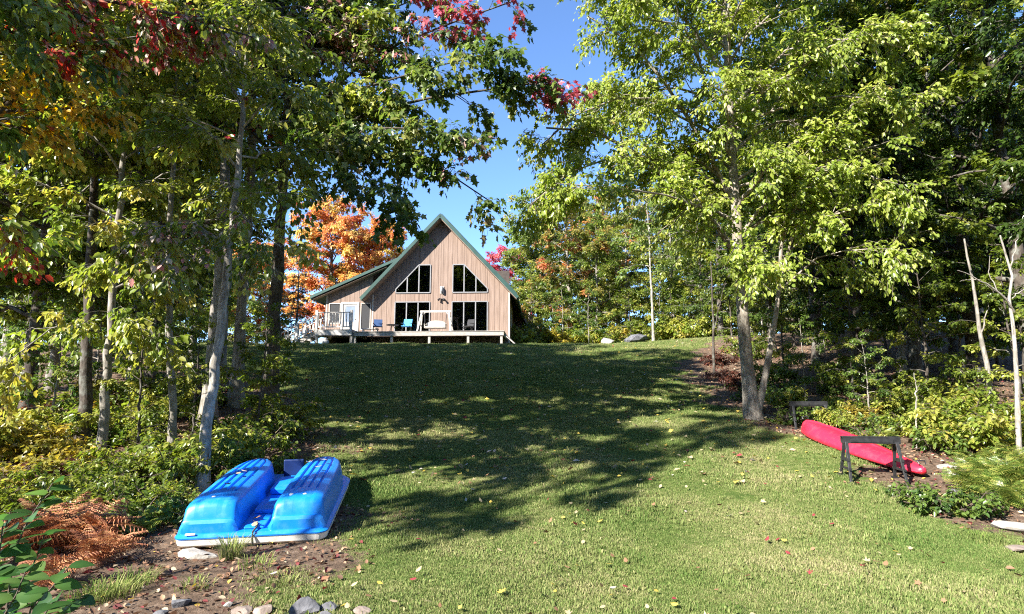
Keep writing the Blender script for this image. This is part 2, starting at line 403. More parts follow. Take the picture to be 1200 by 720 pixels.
def tuft_mesh(seed, nb, rad, h0, h1, w):
    g = np.random.default_rng(seed); V = []; L = []; C = []
    for i in range(nb):
        a = g.uniform(0, 6.28); r0 = rad*math.sqrt(g.random()); x, y = r0*math.cos(a), r0*math.sin(a)
        h = g.uniform(h0, h1); b_ = g.uniform(0, 6.28); ln = g.uniform(.15, .75)*h; dx, dy = math.cos(b_)*ln, math.sin(b_)*ln
        px, py = -math.sin(b_)*w*.5, math.cos(b_)*w*.5; k = len(V)
        V += [(x-px, y-py, -.01), (x+px, y+py, -.01), (x+dx*.35+px*.8, y+dy*.35+py*.8, h*.6), (x+dx*.35-px*.8, y+dy*.35-py*.8, h*.6), (x+dx, y+dy, h*.95)]
        L += [(k, k+1, k+2, k+3), (k+3, k+2, k+4)]; C += [g.random()]*5
    lo = [i for f in L for i in f]; to = [len(f) for f in L]; st = np.concatenate([[0], np.cumsum(to)[:-1]])
    return raw_mesh('grass_tuft', V, lo, st, to, M['grass'], np.stack([C]*3, 1))
def gn_scatter(name, pts, rots, scl, sources):
    me = bpy.data.meshes.new(name); me.vertices.add(len(pts)); me.vertices.foreach_set('co', np.ascontiguousarray(pts, np.float32).ravel())
    a = me.attributes.new('rot', 'FLOAT_VECTOR', 'POINT'); a.data.foreach_set('vector', np.ascontiguousarray(rots, np.float32).ravel())
    a = me.attributes.new('scl', 'FLOAT', 'POINT'); a.data.foreach_set('value', np.ascontiguousarray(scl, np.float32))
    a = me.attributes.new('pick', 'INT', 'POINT'); a.data.foreach_set('value', rng.integers(0, len(sources), len(pts)).astype(np.int32))
    o = obj(name, me)
    t = bpy.data.node_groups.new(name, 'GeometryNodeTree'); t.interface.new_socket('Geometry', in_out='INPUT', socket_type='NodeSocketGeometry'); t.interface.new_socket('Geometry', in_out='OUTPUT', socket_type='NodeSocketGeometry')
    N = t.nodes; gi = N.new('NodeGroupInput'); go = N.new('NodeGroupOutput'); ip = N.new('GeometryNodeInstanceOnPoints')
    gt = N.new('GeometryNodeGeometryToInstance')
    for s_ in reversed(sources):
        ob = bpy.data.objects.new('tuft_source', s_)
        oi = N.new('GeometryNodeObjectInfo'); oi.inputs['Object'].default_value = ob; t.links.new(oi.outputs['Geometry'], gt.inputs[0])
    def na(nm, ty, soc):
        x = N.new('GeometryNodeInputNamedAttribute'); x.data_type = ty; x.inputs[0].default_value = nm; t.links.new(x.outputs[0], ip.inputs[soc])
    t.links.new(gi.outputs[0], ip.inputs['Points']); t.links.new(gt.outputs[0], ip.inputs['Instance']); ip.inputs['Pick Instance'].default_value = True
    na('rot', 'FLOAT_VECTOR', 'Rotation'); na('scl', 'FLOAT', 'Scale'); na('pick', 'INT', 'Instance Index')
    t.links.new(ip.outputs[0], go.inputs[0])
    md = o.modifiers.new('scatter', 'NODES'); md.node_group = t
    return o
def scatter(n_, x0, x1, y0, y1, keep):
    x = rng.uniform(x0, x1, n_); y = rng.uniform(y0, y1, n_); k = keep(x, y) > rng.random(n_)
    return x[k], y[k]
gp = []; gs = []
for (cnt, y0, y1, xa, xb, sc_) in ((50000, 3.6, 8, -6, 8, 1.0), (34000, 8, 14, -8, 7, 1.1), (22000, 14, 22, -12, 8, 1.5), (26000, 22, 36, -24, 14, 2.0)):
    x, y = scatter(cnt, xa, xb, y0, y1, lambda x, y: lawn(x, y)**1.5)
    gp.append(np.stack([x, y, H(x, y)], 1)); gs.append(sc_*rng.uniform(.65, 1.2, len(x)))
gp = np.concatenate(gp); gs = np.concatenate(gs)
gs *= 1 + .22*np.sin(gp[:,0]*2.1+1.3*np.sin(gp[:,1]*1.4)) + .2*np.sin(gp[:,1]*3.3+gp[:,0]*1.1) + (rng.random(len(gp)) < .03)*.7
gr = np.stack([rng.normal(0, .12, len(gp)), rng.normal(0, .12, len(gp)), rng.uniform(0, 6.28, len(gp))], 1)
o = gn_scatter('grass', gp, gr, gs, [tuft_mesh(k, 52, .09, .008, .021, .0042) for k in range(6)] + [tuft_mesh(9, 22, .09, .006, .014, .011)])
o['kind'] = 'stuff'; o['label'] = 'mown green lawn grass with dry straw patches sloping up to the house'

# ------------------------------------------------------------------ the house
M['siding'] = mat('siding', (.205,.145,.112), (.285,.208,.166), rough=.85, scale=3.0, stretch=(5,5,.35), bump=.25, bscale=30, spec=.2)
M['trim'] = mat('trim', (.40,.36,.31), (.47,.43,.38), rough=.7, scale=8)
M['green_metal'] = mat('green_metal', (.016,.05,.041), (.03,.075,.062), rough=.42, scale=2, spec=.5)
M['soffit'] = mat('soffit', (.20,.14,.105), (.25,.18,.135), rough=.85, scale=5)
M['deck_wood'] = mat('deck_wood', (.25,.225,.2), (.42,.39,.355), rough=.85, scale=5, stretch=(1,6,6), bump=.3, spec=.2)
M['white_paint'] = mat('white_paint', (.42,.39,.35), (.56,.53,.49), rough=.6, scale=6)
M['window_metal'] = mat('window_metal', (.19,.19,.195), (.25,.25,.255), rough=.5, scale=8)
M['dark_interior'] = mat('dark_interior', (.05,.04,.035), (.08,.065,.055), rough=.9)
M['black_metal'] = mat('black_metal', (.02,.02,.022), (.035,.035,.038), rough=.45, scale=12)
M['screen'] = mat('screen', (.02,.02,.022), (.03,.03,.032), rough=.7, scale=40)
def glass(name, tint=(.85,.9,.92)):
    m, n, l, b = nodes(name); n.remove(b)
    t = n.new('ShaderNodeBsdfTransparent'); t.inputs[0].default_value = rgb(tint)
    g = n.new('ShaderNodeBsdfGlossy'); g.inputs['Roughness'].default_value = .02
    tc = n.new('ShaderNodeTexCoord'); nz = n.new('ShaderNodeTexNoise'); nz.inputs['Scale'].default_value = .8; l.new(tc.outputs['Object'], nz.inputs['Vector'])
    bp = n.new('ShaderNodeBump'); bp.inputs['Strength'].default_value = .15; bp.inputs['Distance'].default_value = .03; l.new(nz.outputs[0], bp.inputs['Height']); l.new(bp.outputs[0], g.inputs['Normal'])
    f = n.new('ShaderNodeFresnel'); f.inputs[0].default_value = 1.6; x = n.new('ShaderNodeMixShader')
    l.new(f.outputs[0], x.inputs[0]); l.new(t.outputs[0], x.inputs[1]); l.new(g.outputs[0], x.inputs[2]); l.new(x.outputs[0], n['Material Output'].inputs[0])
    return m
M['glass'] = glass('glass')

HX, HY, HZ = -4.55, 37.5, 5.37
house = thing('house', 'tan wooden house with steep green-trimmed gable and tall windows above the lawn', 'house', (HX, HY, HZ), R(-3))
house.scale = (1, 1, 1.04)
RS = 1.04                                    # rake slope
def zroof(x): return 7.22 - RS*abs(x)        # underside of the main roof
def zporch(x): return 2.22 + (x + 8.2)*.42
# openings: x0, x1, bottom, top at x0, top at x1
OP = [(-2.9,-.67,.05,2.05,2.05), (.75,3.0,.05,2.05,2.05),
      (-2.88,-1.42,2.62,2.85,4.36), (-1.42,-.66,2.62,4.36,4.36), (.78,1.5,2.62,4.36,4.36), (1.5,3.0,2.62,4.36,2.85)]
OPP = [(-7.18,-6.42,.75,2.02,2.02), (-6.38,-5.22,.0,2.08,2.08), (-5.12,-4.46,.35,2.02,2.02)]
wall = MB().box(-4.34,4.34,.04,.09,-.75,-.05).build('wall', M['siding'], house)
MB().box(-4.30,-4.14,.1,10.2,-.75,2.55).box(-4.30,4.30,10.2,10.36,-.75,2.55).prism([(-4.3,2.56),(4.3,2.56),(0,7.05)],10.2,10.36).build('rear_wall', M['siding'], house)
def planks(x0, x1, zb, ztop, ops, pitch=.3):
    cuts = sorted(set([round(x0 + k*pitch, 4) for k in range(int((x1-x0)/pitch)+1)] + [x1, 0.0 if x0 < 0 < x1 else x1] + [round(o[k], 4) for o in ops for k in (0, 1)]))
    cuts = [c for c in cuts if x0-1e-6 <= c <= x1+1e-6]
    for a, b_ in zip(cuts[:-1], cuts[1:]):
        if b_-a < .004: continue
        m = (a+b_)/2; spans = []; lo = (zb, zb)
        for o_ in sorted([o_ for o_ in ops if o_[0]-1e-4 <= m <= o_[1]+1e-4], key=lambda o_: o_[2]):
            tp = lambda x: o_[3] + (o_[4]-o_[3])*(x-o_[0])/(o_[1]-o_[0])
            spans.append((lo, (o_[2], o_[2]))); lo = (tp(a), tp(b_))
        spans.append((lo, (ztop(a), ztop(b_))))
        e = .007
        for (l0, l1), (t0, t1) in spans:
            if max(t0-l0, t1-l1) < .02: continue
            k = MB(); k.prism([(a,l0),(b_,l1),(b_,t1),(a,t0)], .0, .03)
            if b_-a > .04: k.prism([(a+e,l0),(b_-e,l1),(b_-e,t1),(a+e,t0)], -.016, -.0005)
            k.build('plank', M['siding'], wall)
planks(-4.35, 4.35, -.3, zroof, OP)
planks(-7.35, -4.40, -.1, zporch, OPP)
# right-hand side wall with its own planks and a window
for k in range(34):
    y0 = .04 + k*.3
    if 2.0 < y0 < 3.4: 
        MB().box(4.15,4.35,y0,y0+.29,-.75,.75).build('plank', M['siding'], wall); MB().box(4.15,4.35,y0,y0+.29,1.95,2.6).build('plank', M['siding'], wall); continue
    MB().box(4.15,4.35,y0,y0+.29,-.75,2.6).build('plank', M['siding'], wall)
sw = MB().box(4.2,4.38,2.08,3.42,.75,.83).box(4.2,4.38,2.08,3.42,1.87,1.95).box(4.2,4.38,2.08,2.16,.83,1.87).box(4.2,4.38,3.34,3.42,.83,1.87).build('window', M['white_paint'], house)
MB().box(4.26,4.28,2.16,3.34,.83,1.87).build('pane', M['glass'], sw)
MB().box(-7.35,-7.2,.04,6,-.75,2.3).build('porch_side_wall', M['siding'], house)
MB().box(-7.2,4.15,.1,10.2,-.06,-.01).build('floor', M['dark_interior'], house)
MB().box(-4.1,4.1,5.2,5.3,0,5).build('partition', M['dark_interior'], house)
# corner boards
for x in (-4.385, 4.33, -7.39): MB().box(x,x+.09,-.03,.06,-.5,zporch(x)-.05 if x < -7 else zroof(x)-.12).build('corner_board', M['trim'], house)
# rear side wing seen past the right corner
MB().box(4.4,5.0,6.5,10,-.75,2.1).build('side_wing', M['siding'], house)
MB().prism([(4.3,2.75),(5.75,.75),(5.85,.8),(4.4,2.9)],5.6,10.4).build('wing_roof', M['soffit'], house)
# roofs
rf = MB()
T = .2
for s_ in (-1, 1):
    e_ = 4.92*s_; poly = [(0,7.24),(e_,7.24-RS*4.92),(e_,7.24-RS*4.92+T),(0,7.24+T*1.2)]
    rf.prism(poly if s_ < 0 else [(0,7.24),(0,7.24+T*1.2),(e_,7.24-RS*4.92+T),(e_,7.24-RS*4.92)][::-1], -.62, 10.8)
rf = rf.build('roof', M['green_metal'], house, recalc=True)
for s_ in (-1, 1):   # rake trim, drip edge, soffit, seams
    e_ = 4.95
    MB().bar((0,-.66,7.33),(s_*e_,-.66,7.33-RS*e_),.07,.2,up=(0,-1,0) if False else (s_*RS,0,1)).build('rake_trim', M['green_metal'], rf)
    MB().bar((0,-.60,7.215),(s_*4.88,-.60,7.215-RS*4.88),.05,.05,up=(s_*RS,0,1)).build('rake_edge', M['trim'], rf)
    MB().bar((0,-.3,7.17),(s_*4.86,-.3,7.17-RS*4.86),.55,.03,up=(s_*RS,0,1)).build('soffit', M['soffit'], rf)
    for k in range(24):
        y = -.4 + k*.46; MB().bar((s_*.05,y,7.50),(s_*4.9,y,7.50-RS*4.86),.03,.045,up=(s_*RS,0,1)).build('seam', M['green_metal'], rf)
    MB().box(min(s_*4.87,s_*4.97),max(s_*4.87,s_*4.97),-.62,10.8,7.24-RS*4.95,7.24-RS*4.95+.2).build('eave_trim', M['green_metal'], rf)
pr = MB().prism([(-8.2,2.26),(-2.7,2.26+5.5*.42),(-2.7,2.26+5.5*.42+.14),(-8.2,2.40)],-.45,7).build('porch_roof', M['green_metal'], house)
MB().bar((-8.25,-.48,2.33),(-2.7,-.48,2.33+5.55*.42),.06,.16,up=(-.42,0,1)).build('fascia', M['green_metal'], pr)
MB().bar((-8.1,-.23,2.215),(-3.4,-.23,2.215+4.7*.42),.42,.025,up=(-.42,0,1)).build('soffit', M['soffit'], pr)
MB().box(-8.27,-8.19,-.45,7,2.2,2.42).build('eave_trim', M['green_metal'], pr)
# big windows: frame, mullions, panes
def window(poly, mull, fw=.06):
    w = MB(); n_ = len(poly); c = np.mean(np.array(poly), 0)
    for a, b_ in zip(poly, poly[1:]+poly[:1]):
        w.bar((a[0],.0,a[1]),(b_[0],.0,b_[1]),fw,.13,up=(0,1,0))
    w = w.build('window', M['window_metal'], house)
    xs = [min(p[0] for p in poly)] + mull + [max(p[0] for p in poly)]
    def top(x):
        best = 0
        for a, b_ in zip(poly, poly[1:]+poly[:1]):
            if abs(b_[0]-a[0]) > 1e-6 and min(a[0],b_[0])-1e-6 <= x <= max(a[0],b_[0])+1e-6:
                best = max(best, a[1]+(b_[1]-a[1])*(x-a[0])/(b_[0]-a[0]))
        return best
    zb = min(p[1] for p in poly)
    for m in mull: MB().box(m-.035,m+.035,-.05,.05,zb+.03,top(m)-.02).build('mullion', M['window_metal'], w)
    for a, b_ in zip(xs[:-1], xs[1:]):
        pts = [(a+.03,zb+.03),(b_-.03,zb+.03)]
        br = [p for p in poly if a+.05 < p[0] < b_-.05 and p[1] > zb+.3]
        pts += [(b_-.03, max(top(b_-.03)-.02, zb+.05))] + br + [(a+.03, max(top(a+.03)-.02, zb+.05))]
        MB().prism(pts,.015,.025).build('pane', M['glass'], w)
window([(-2.9,.05),(-.67,.05),(-.67,2.05),(-2.9,2.05)], [-2.16,-1.42])
window([(.75,.05),(3.0,.05),(3.0,2.05),(.75,2.05)], [1.5,2.25])
window([(-2.88,2.62),(-.66,2.62),(-.66,4.36),(-1.42,4.36),(-2.88,2.85)], [-2.15,-1.40])
window([(.78,2.62),(3.0,2.62),(3.0,2.85),(1.5,4.36),(.78,4.36)], [1.5,2.26])
# porch screens and door
for (x0,x1,z0,t0,t1) in (OPP[0], OPP[2]):
    f_ = MB().box(x0,x1,-.03,.03,z0,z0+.05).box(x0,x1,-.03,.03,t0-.05,t0).box(x0,x0+.05,-.03,.03,z0+.05,t0-.05).box(x1-.05,x1,-.03,.03,z0+.05,t0-.05).build('screen_frame', M['trim'], house)
    MB().box(x0+.05,x1-.05,.005,.012,z0+.05,t0-.05).build('screen', M['screen'], f_)
df = MB().box(-6.38,-6.26,-.05,.04,0,2.08).box(-5.34,-5.22,-.05,.04,0,2.08).box(-6.26,-5.34,-.05,.04,1.96,2.08).build('door_frame', M['white_paint'], house)
dr = MB().box(-6.25,-6.12,-.01,.03,.02,1.95).box(-5.48,-5.35,-.01,.03,.02,1.95).box(-6.12,-5.48,-.01,.03,1.82,1.95).box(-6.12,-5.48,-.01,.03,.02,.85).build('door', M['white_paint'], house)
M['door_glass'] = mat('door_glass', (.16,.2,.27), (.22,.27,.34), rough=.15, scale=2, spec=.6)
MB().box(-6.12,-5.48,.005,.02,.85,1.82).build('pane', M['door_glass'], dr)
MB().tube([(-5.42,-.06,1.0),(-5.42,-.0,1.0)],.03).build('handle', M['black_metal'], dr)
# wall lamp between the windows
lm = MB().box(-.02,.22,-.07,-.017,2.55,3.0).build('wall_lamp', M['white_paint'], house, bevel=.02)
MB().lathe([(.03,.0),(.085,.02),(.1,.12),(.095,.3),(.05,.38)],12,(.1,-.15,2.6)).build('lamp_shade', M['window_metal'], lm, smooth=True)
fl = MB().box(.04,.16,-.06,-.017,2.13,2.25).build('floodlight', M['black_metal'], house)
for dx in (-.2,.2): MB().tube([(.1,-.06,2.2),(.1+dx*.7,-.13,2.22),(.1+dx,-.2,2.13)],[.02,.05,.075],8).build('lamp_head', M['black_metal'], fl)
# deck: rim, boards, posts
dk = MB().box(-4.72,4.2,-2.5,-2.45,-.26,-.035).box(-4.72,-4.67,-2.45,-.05,-.26,-.035).box(4.15,4.2,-2.45,-.05,-.26,-.035).build('deck', M['deck_wood'], house)
for k in range(17): MB().box(-4.75,4.23,-2.53+k*.146,-2.53+k*.146+.138,-.033,.0).build('plank', M['deck_wood'], dk)
for x in (-4.66,-2.45,-.2,2.1,4.06): MB().box(x-.07,x+.07,-2.44,-2.3,-1.6,-.035).build('deck_post', M['deck_wood'], house)
ld = MB().box(-7.0,-4.8,-2.62,-2.55,-.22,.08).box(-7.0,-6.93,-2.55,-.05,-.22,.08).box(-4.87,-4.8,-2.55,-.05,-.22,.08).build('landing', M['white_paint'], house)
for k in range(17): MB().box(-7.02,-4.79,-2.64+k*.15,-2.64+k*.15+.142,.082,.115).build('plank', M['deck_wood'], ld)
for x in (-6.93,-4.85): MB().box(x-.07,x+.07,-2.54,-2.4,-1.7,.08).build('deck_post', M['deck_wood'], house)
# railing with balusters on the landing, then down the stairs
def railing(a, b_, posts, nb, h=.98, z0=.1):
    a = Vector(a); b_ = Vector(b_)
    rl = MB().bar(a+Vector((0,0,h)), b_+Vector((0,0,h)), .09,.045).bar(a+Vector((0,0,.14)), b_+Vector((0,0,.14)),.045,.07).build('railing', M['white_paint'], house)
    for t_ in posts:
        p = a.lerp(b_, t_); MB().box(p.x-.07,p.x+.07,p.y-.07,p.y+.07,p.z-.15,p.z+h+.12).build('post', M['white_paint'], rl)
    for k in range(nb):
        p = a.lerp(b_, (k+.7)/(nb+.4)); MB().box(p.x-.025,p.x+.025,p.y-.02,p.y+.02,p.z+.14,p.z+h-.02).build('baluster', M['white_paint'], rl)
railing((-6.95,-2.58,.12),(-4.86,-2.58,.12),(0,1),12)
def stair_rail(y): railing((-7.02,y,.05),(-9.2,y,-1.02),(.5,1),10,.86)
stair_rail(-2.6); stair_rail(-1.4)
st = MB()
for y in (-2.5,-1.5): st.bar((-6.95,y,-.02),(-9.3,y,-1.2),.05,.26)
st = st.build('stairs', M['deck_wood'], house)
for k in range(6): MB().box(-7.33-k*.37,-6.98-k*.37,-2.56,-1.44,-.12-k*.185,-.08-k*.185).build('tread', M['deck_wood'], st)
# small ramp board at the right end of the deck
MB().bar((4.25,-2.2,-.2),(5.0,-2.4,-.85),.25,.05).build('ramp_board', M['deck_wood'], house)

# ------------------------------------------------------------------ things on the deck
def hloc(x, y, z):
    return tuple(house.matrix_basis @ Vector((x, y, z)))
bpy.context.view_layer.update()
def hw(x, y, z):
    c, s_ = math.cos(R(-3)), math.sin(R(-3)); return (HX + x*c - y*s_, HY + x*s_ + y*c, HZ + z)
M['cream'] = mat('cream', (.5,.46,.38), (.58,.54,.46), rough=.9, scale=4)
sg = thing('garden_swing', 'pale wooden A-frame porch swing with cream cushion standing on the deck', 'swing', hw(0,-1.6,0), R(-3)); sg.scale = (.84,.84,.86)
for sx in (-1, 1):
    for sy in (-1, 1): MB().bar((sx*1.2,sy*.6,0),(sx*.98,sy*.05,1.5),.1,.1,up=(0,1,0)).build('leg', M['white_paint'], sg)
    MB().bar((sx*1.13,-.36,.55),(sx*1.13,.36,.55),.06,.08).build('brace', M['white_paint'], sg)
    MB().bar((sx*1.0,0,1.25),(sx*.7,0,1.47),.06,.06,up=(0,1,0)).build('corner_brace', M['white_paint'], sg)
    for sy in (-.22,.24): MB().tube([(sx*.82,0,1.48),(sx*.74,sy,.42+(sy>0)*.3)],.012,6).build('chain', M['black_metal'], sg)
    MB().box(min(sx*.7,sx*.78),max(sx*.7,sx*.78),-.3,.3,.55,.6).box(min(sx*.71,sx*.77),max(sx*.71,sx*.77),-.28,-.22,.3,.55).build('armrest', M['deck_wood'], sg)
MB().bar((-1.12,0,1.5),(1.12,0,1.5),.1,.13).build('top_beam', M['white_paint'], sg)
for k in range(5): MB().box(-.76,.76,-.3+k*.12,-.2+k*.12,.3,.33).build('seat_slat', M['deck_wood'], sg)
pts = [(-.74,.32)] + [(.74,.32)] + [(.74*math.cos(a), .62+.28*math.sin(a)) for a in np.linspace(0, math.pi, 12)]
MB().prism(pts,.28,.33).build('backrest', M['deck_wood'], sg)
pts = [(-.68,.36)] + [(.68,.36)] + [(.68*math.cos(a), .6+.24*math.sin(a)) for a in np.linspace(0, math.pi, 12)]
MB().prism(pts,.16,.27).build('back_cushion', M['cream'], sg, bevel=.03)
MB().box(-.68,.68,-.3,.16,.335,.43).build('seat_cushion', M['cream'], sg, bevel=.03)
def deck_chair(label, x, y, c, rz=0):
    m = mat('chair_fabric', c, tuple(k*1.15 for k in c), rough=.8)
    t = thing('deck_chair', label, 'chair', hw(x, y, 0), rz, 'chairs on the deck')
    for sx in (-.26,.26):
        MB().bar((sx,-.25,0),(sx,.3,.42),.035,.035).build('leg', M['black_metal'], t)
        MB().bar((sx,.28,0),(sx,-.22,.4),.035,.035).build('leg', M['black_metal'], t)
        MB().bar((sx,-.25,.55),(sx,.3,.58),.05,.03).build('armrest', M['black_metal'], t)
    MB().box(-.26,.26,-.24,.24,.36,.4).build('seat', m, t, bevel=.01)
    MB().bar((0,.22,.38),(0,.42,.86),.52,.04,up=(0,-1,.3)).build('backrest', m, t, bevel=.01)
deck_chair('dark navy low deck chair left of the swing', -1.95-1.55, -1.7, (.02,.05,.13), .2)
deck_chair('bright blue deck chair beside the left leg of the swing', -1.75, -1.7, (.06,.3,.62), -.1)
deck_chair('black deck chair right of the swing by the glass doors', 1.95, -1.4, (.02,.02,.022), -.5)
t = thing('patio_table', 'low dark patio table between the navy and bright blue chairs', 'table', hw(-2.65,-1.5,0))
MB().lathe([(.36,.46),(.38,.48),(.38,.5),(.36,.51)],16).build('table_top', M['black_metal'], t)
for k in range(3): MB().tube([(.05*math.cos(k*2.1),.05*math.sin(k*2.1),.46),(.3*math.cos(k*2.1),.3*math.sin(k*2.1),.0)],.018,6).build('leg', M['black_metal'], t)
t = thing('lounge_bench', 'low pale bench on the deck in front of the screened porch', 'bench', hw(-4.1,-1.2,0))
MB().box(-.5,.5,-.2,.2,.26,.31).build('seat', M['white_paint'], t)
for sx in (-.42,.42):
    for sy in (-.15,.15): MB().box(sx-.03,sx+.03,sy-.03,sy+.03,0,.26).build('leg', M['white_paint'], t)
t = thing('white_pot', 'small rounded white pot on the grass below the landing railing', 'pot', tuple(list(hw(-6.3,-2.75,0)[:2]) + [hz(*hw(-6.3,-2.75,0)[:2])-.02]))
MB().lathe([(.1,0),(.19,.08),(.21,.2),(.17,.3),(.12,.33)],14).build('pot_body', M['white_paint'], t, smooth=True)
MB().lathe([(.1,.33),(.13,.36),(.1,.44),(.03,.47)],14).build('lid', M['white_paint'], t, smooth=True)
# ------------------------------------------------------------------ pedal boat, hull up
def paint(name, c, rough, dirt=(.3,.27,.22), amt=.35):
    m, n, l, b = nodes(name); b.inputs['Roughness'].default_value = rough
    tc = n.new('ShaderNodeTexCoord'); nz = n.new('ShaderNodeTexNoise'); nz.inputs['Scale'].default_value = 7; nz.inputs['Detail'].default_value = 9; nz.inputs['Roughness'].default_value = .75
    l.new(tc.outputs['Object'], nz.inputs['Vector'])
    r_ = n.new('ShaderNodeValToRGB'); r_.color_ramp.elements[0].position = .5; r_.color_ramp.elements[1].position = .8; r_.color_ramp.elements[1].color = (amt,amt,amt,1)
    l.new(nz.outputs[0], r_.inputs[0]); mx = n.new('ShaderNodeMix'); mx.data_type = 'RGBA'; l.new(r_.outputs[0], mx.inputs[0]); mx.inputs[6].default_value = rgb(c); mx.inputs[7].default_value = rgb(dirt)
    l.new(mx.outputs[2], b.inputs['Base Color'])
    ma = n.new('ShaderNodeMath'); ma.operation = 'MULTIPLY_ADD'; l.new(nz.outputs[0], ma.inputs[0]); ma.inputs[1].default_value = .4; ma.inputs[2].default_value = rough-.2; l.new(ma.outputs[0], b.inputs['Roughness'])
    return m
M['blue_plastic'] = paint('blue_plastic', (.004,.19,.66), .38, dirt=(.13,.33,.6), amt=.4)
M['white_plastic'] = paint('white_plastic', (.74,.72,.67), .45, dirt=(.3,.25,.18), amt=.6)
M['red_plastic'] = paint('red_plastic', (.66,.018,.048), .36, dirt=(.6,.12,.14), amt=.4)
M['rope'] = mat('rope', (.05,.045,.04), (.12,.1,.09), rough=.9, scale=60)
bx, by = X(294, 6.3, .1), 6.3
boat = thing('pedal_boat', 'bright blue pedal boat lying hull up with two ribbed pontoons and white rim', 'boat', (bx, by, hz(bx, by)+.02), R(9))
boat.rotation_euler = (R(7.5), R(-1.0), R(9))
BL, BW = 2.3, 1.5
def outline(inset=0, n=14):
    w = BW/2-inset; pts = []
    def corner(cx, cy_, r0, a0, a1):
        for k in range(7):
            a = a0+(a1-a0)*k/6; pts.append((cx+r0*math.cos(a), cy_+r0*math.sin(a)))
    corner(-w+.12, inset+.12, .12, math.pi*1.5, math.pi)[::-1] if False else None
    corner(w-.12, inset+.1, .1, -math.pi/2, 0)
    corner(w-.42, BL-inset-.42, .42, 0, math.pi/2)
    corner(-w+.42, BL-inset-.42, .42, math.pi/2, math.pi)
    corner(-w+.12, inset+.1, .1, math.pi, 1.5*math.pi)
    return pts
def plate(z0, i0, z1, i1, z2=None, i2=None):
    rings = [[(x, y, z0) for x, y in outline(i0)], [(x, y, z1) for x, y in outline(i1)]]
    if z2 is not None: rings.append([(x, y, z2) for x, y in outline(i2)])
    return MB().loft(rings)
plate(.0, .02, .02, .004, .085, -.006).build('rim', M['white_plastic'], boat, smooth=False)
plate(.0855, -.01, .1, -.012, .125, .02).build('deck_plate', M['blue_plastic'], boat)
def pontoon(cx):
    ys = [(.05,.0,.80),(.056,.1,.83),(.08,.135,.9),(.1,.137,.87),(.105,.15,.86),(.13,.22,.87),(.17,.268,.885),(.22,.285,.88),(.4,.29,.88),(.5,.292,.88),(.53,.292,.88),(.56,.292,.88),(.9,.292,.88),(1.3,.29,.88),(1.6,.287,.86),(1.8,.282,.80),(1.95,.275,.70),(2.06,.265,.56),(2.14,.25,.40),(2.2,.225,.2),(2.215,.13,.13)]
    rings = []
    for (y, h, w) in ys:
        hw_ = .30*w; h = h*.92; gd = .022 if .52 < y < 2.1 else 0
        tw = hw_*.80
        top = []
        for c in (-.62,-.21,.21,.62):
            hh = h + (.03*(1-c*c) if h > .2 else 0); top += [(c*tw-.02, hh), (c*tw-.014, hh-gd), (c*tw+.014, hh-gd), (c*tw+.02, hh)]
        sec = [(-hw_-.02, 0), (-hw_-.008, h*.3), (-hw_*.97, h*.62), (-hw_*.955, h*.66), (-hw_*.925, h*.86), (-hw_*.87, h*.95), (-tw, h)] + top + [(tw, h), (hw_*.87, h*.95), (hw_*.925, h*.86), (hw_*.955, h*.66), (hw_*.97, h*.62), (hw_+.008, h*.3), (hw_+.02, 0)]
        rings.append([(cx+x, y, .124+z) for x, z in sec])
    return MB().loft(rings, closed=True)
for cx in (-.43, .43): 
    po = pontoon(cx).build('pontoon', M['blue_plastic'], boat, smooth=True)
    md = po.modifiers.new('edges', 'EDGE_SPLIT'); md.split_angle = R(32)
cp_ = MB().box(-.1,.1,.1,2.1,.124,.15).box(-.1,.1,.5,.9,.1505,.2).build('centre_tunnel', M['blue_plastic'], boat, bevel=.012)
MB().box(-.1,.1,1.2,1.75,.1505,.23).build('paddle_housing', M['blue_plastic'], boat, bevel=.02)
M['navy'] = mat('navy', (.006,.02,.09), (.01,.03,.12), rough=.5)
MB().box(-.13,.13,2.1,2.14,.1,.36).build('rudder', M['navy'], boat, bevel=.015)
MB().box(-.12,.16,.03,.12,-.06,.0).build('seat_bracket', M['navy'], boat)
MB().tube([(.02,-.02,.02),(.015,-.025,.08),(.02,-.01,.14),(.03,.08,.15),(.01,.2,.16)],.011,6).build('rope', M['rope'], boat)
MB().box(-.62,-.53,-.004,.015,.128,.142).build('label_plate', M['white_plastic'], boat)
for k, (x, y) in enumerate(((-.45,.3),(.33,.28),(.47,.27))): MB().lathe([(.024,0),(.02,.012),(.008,.016)],10,(x,y,.124+.286*.92+.02)).build('drain_plug', M['white_plastic'], boat)

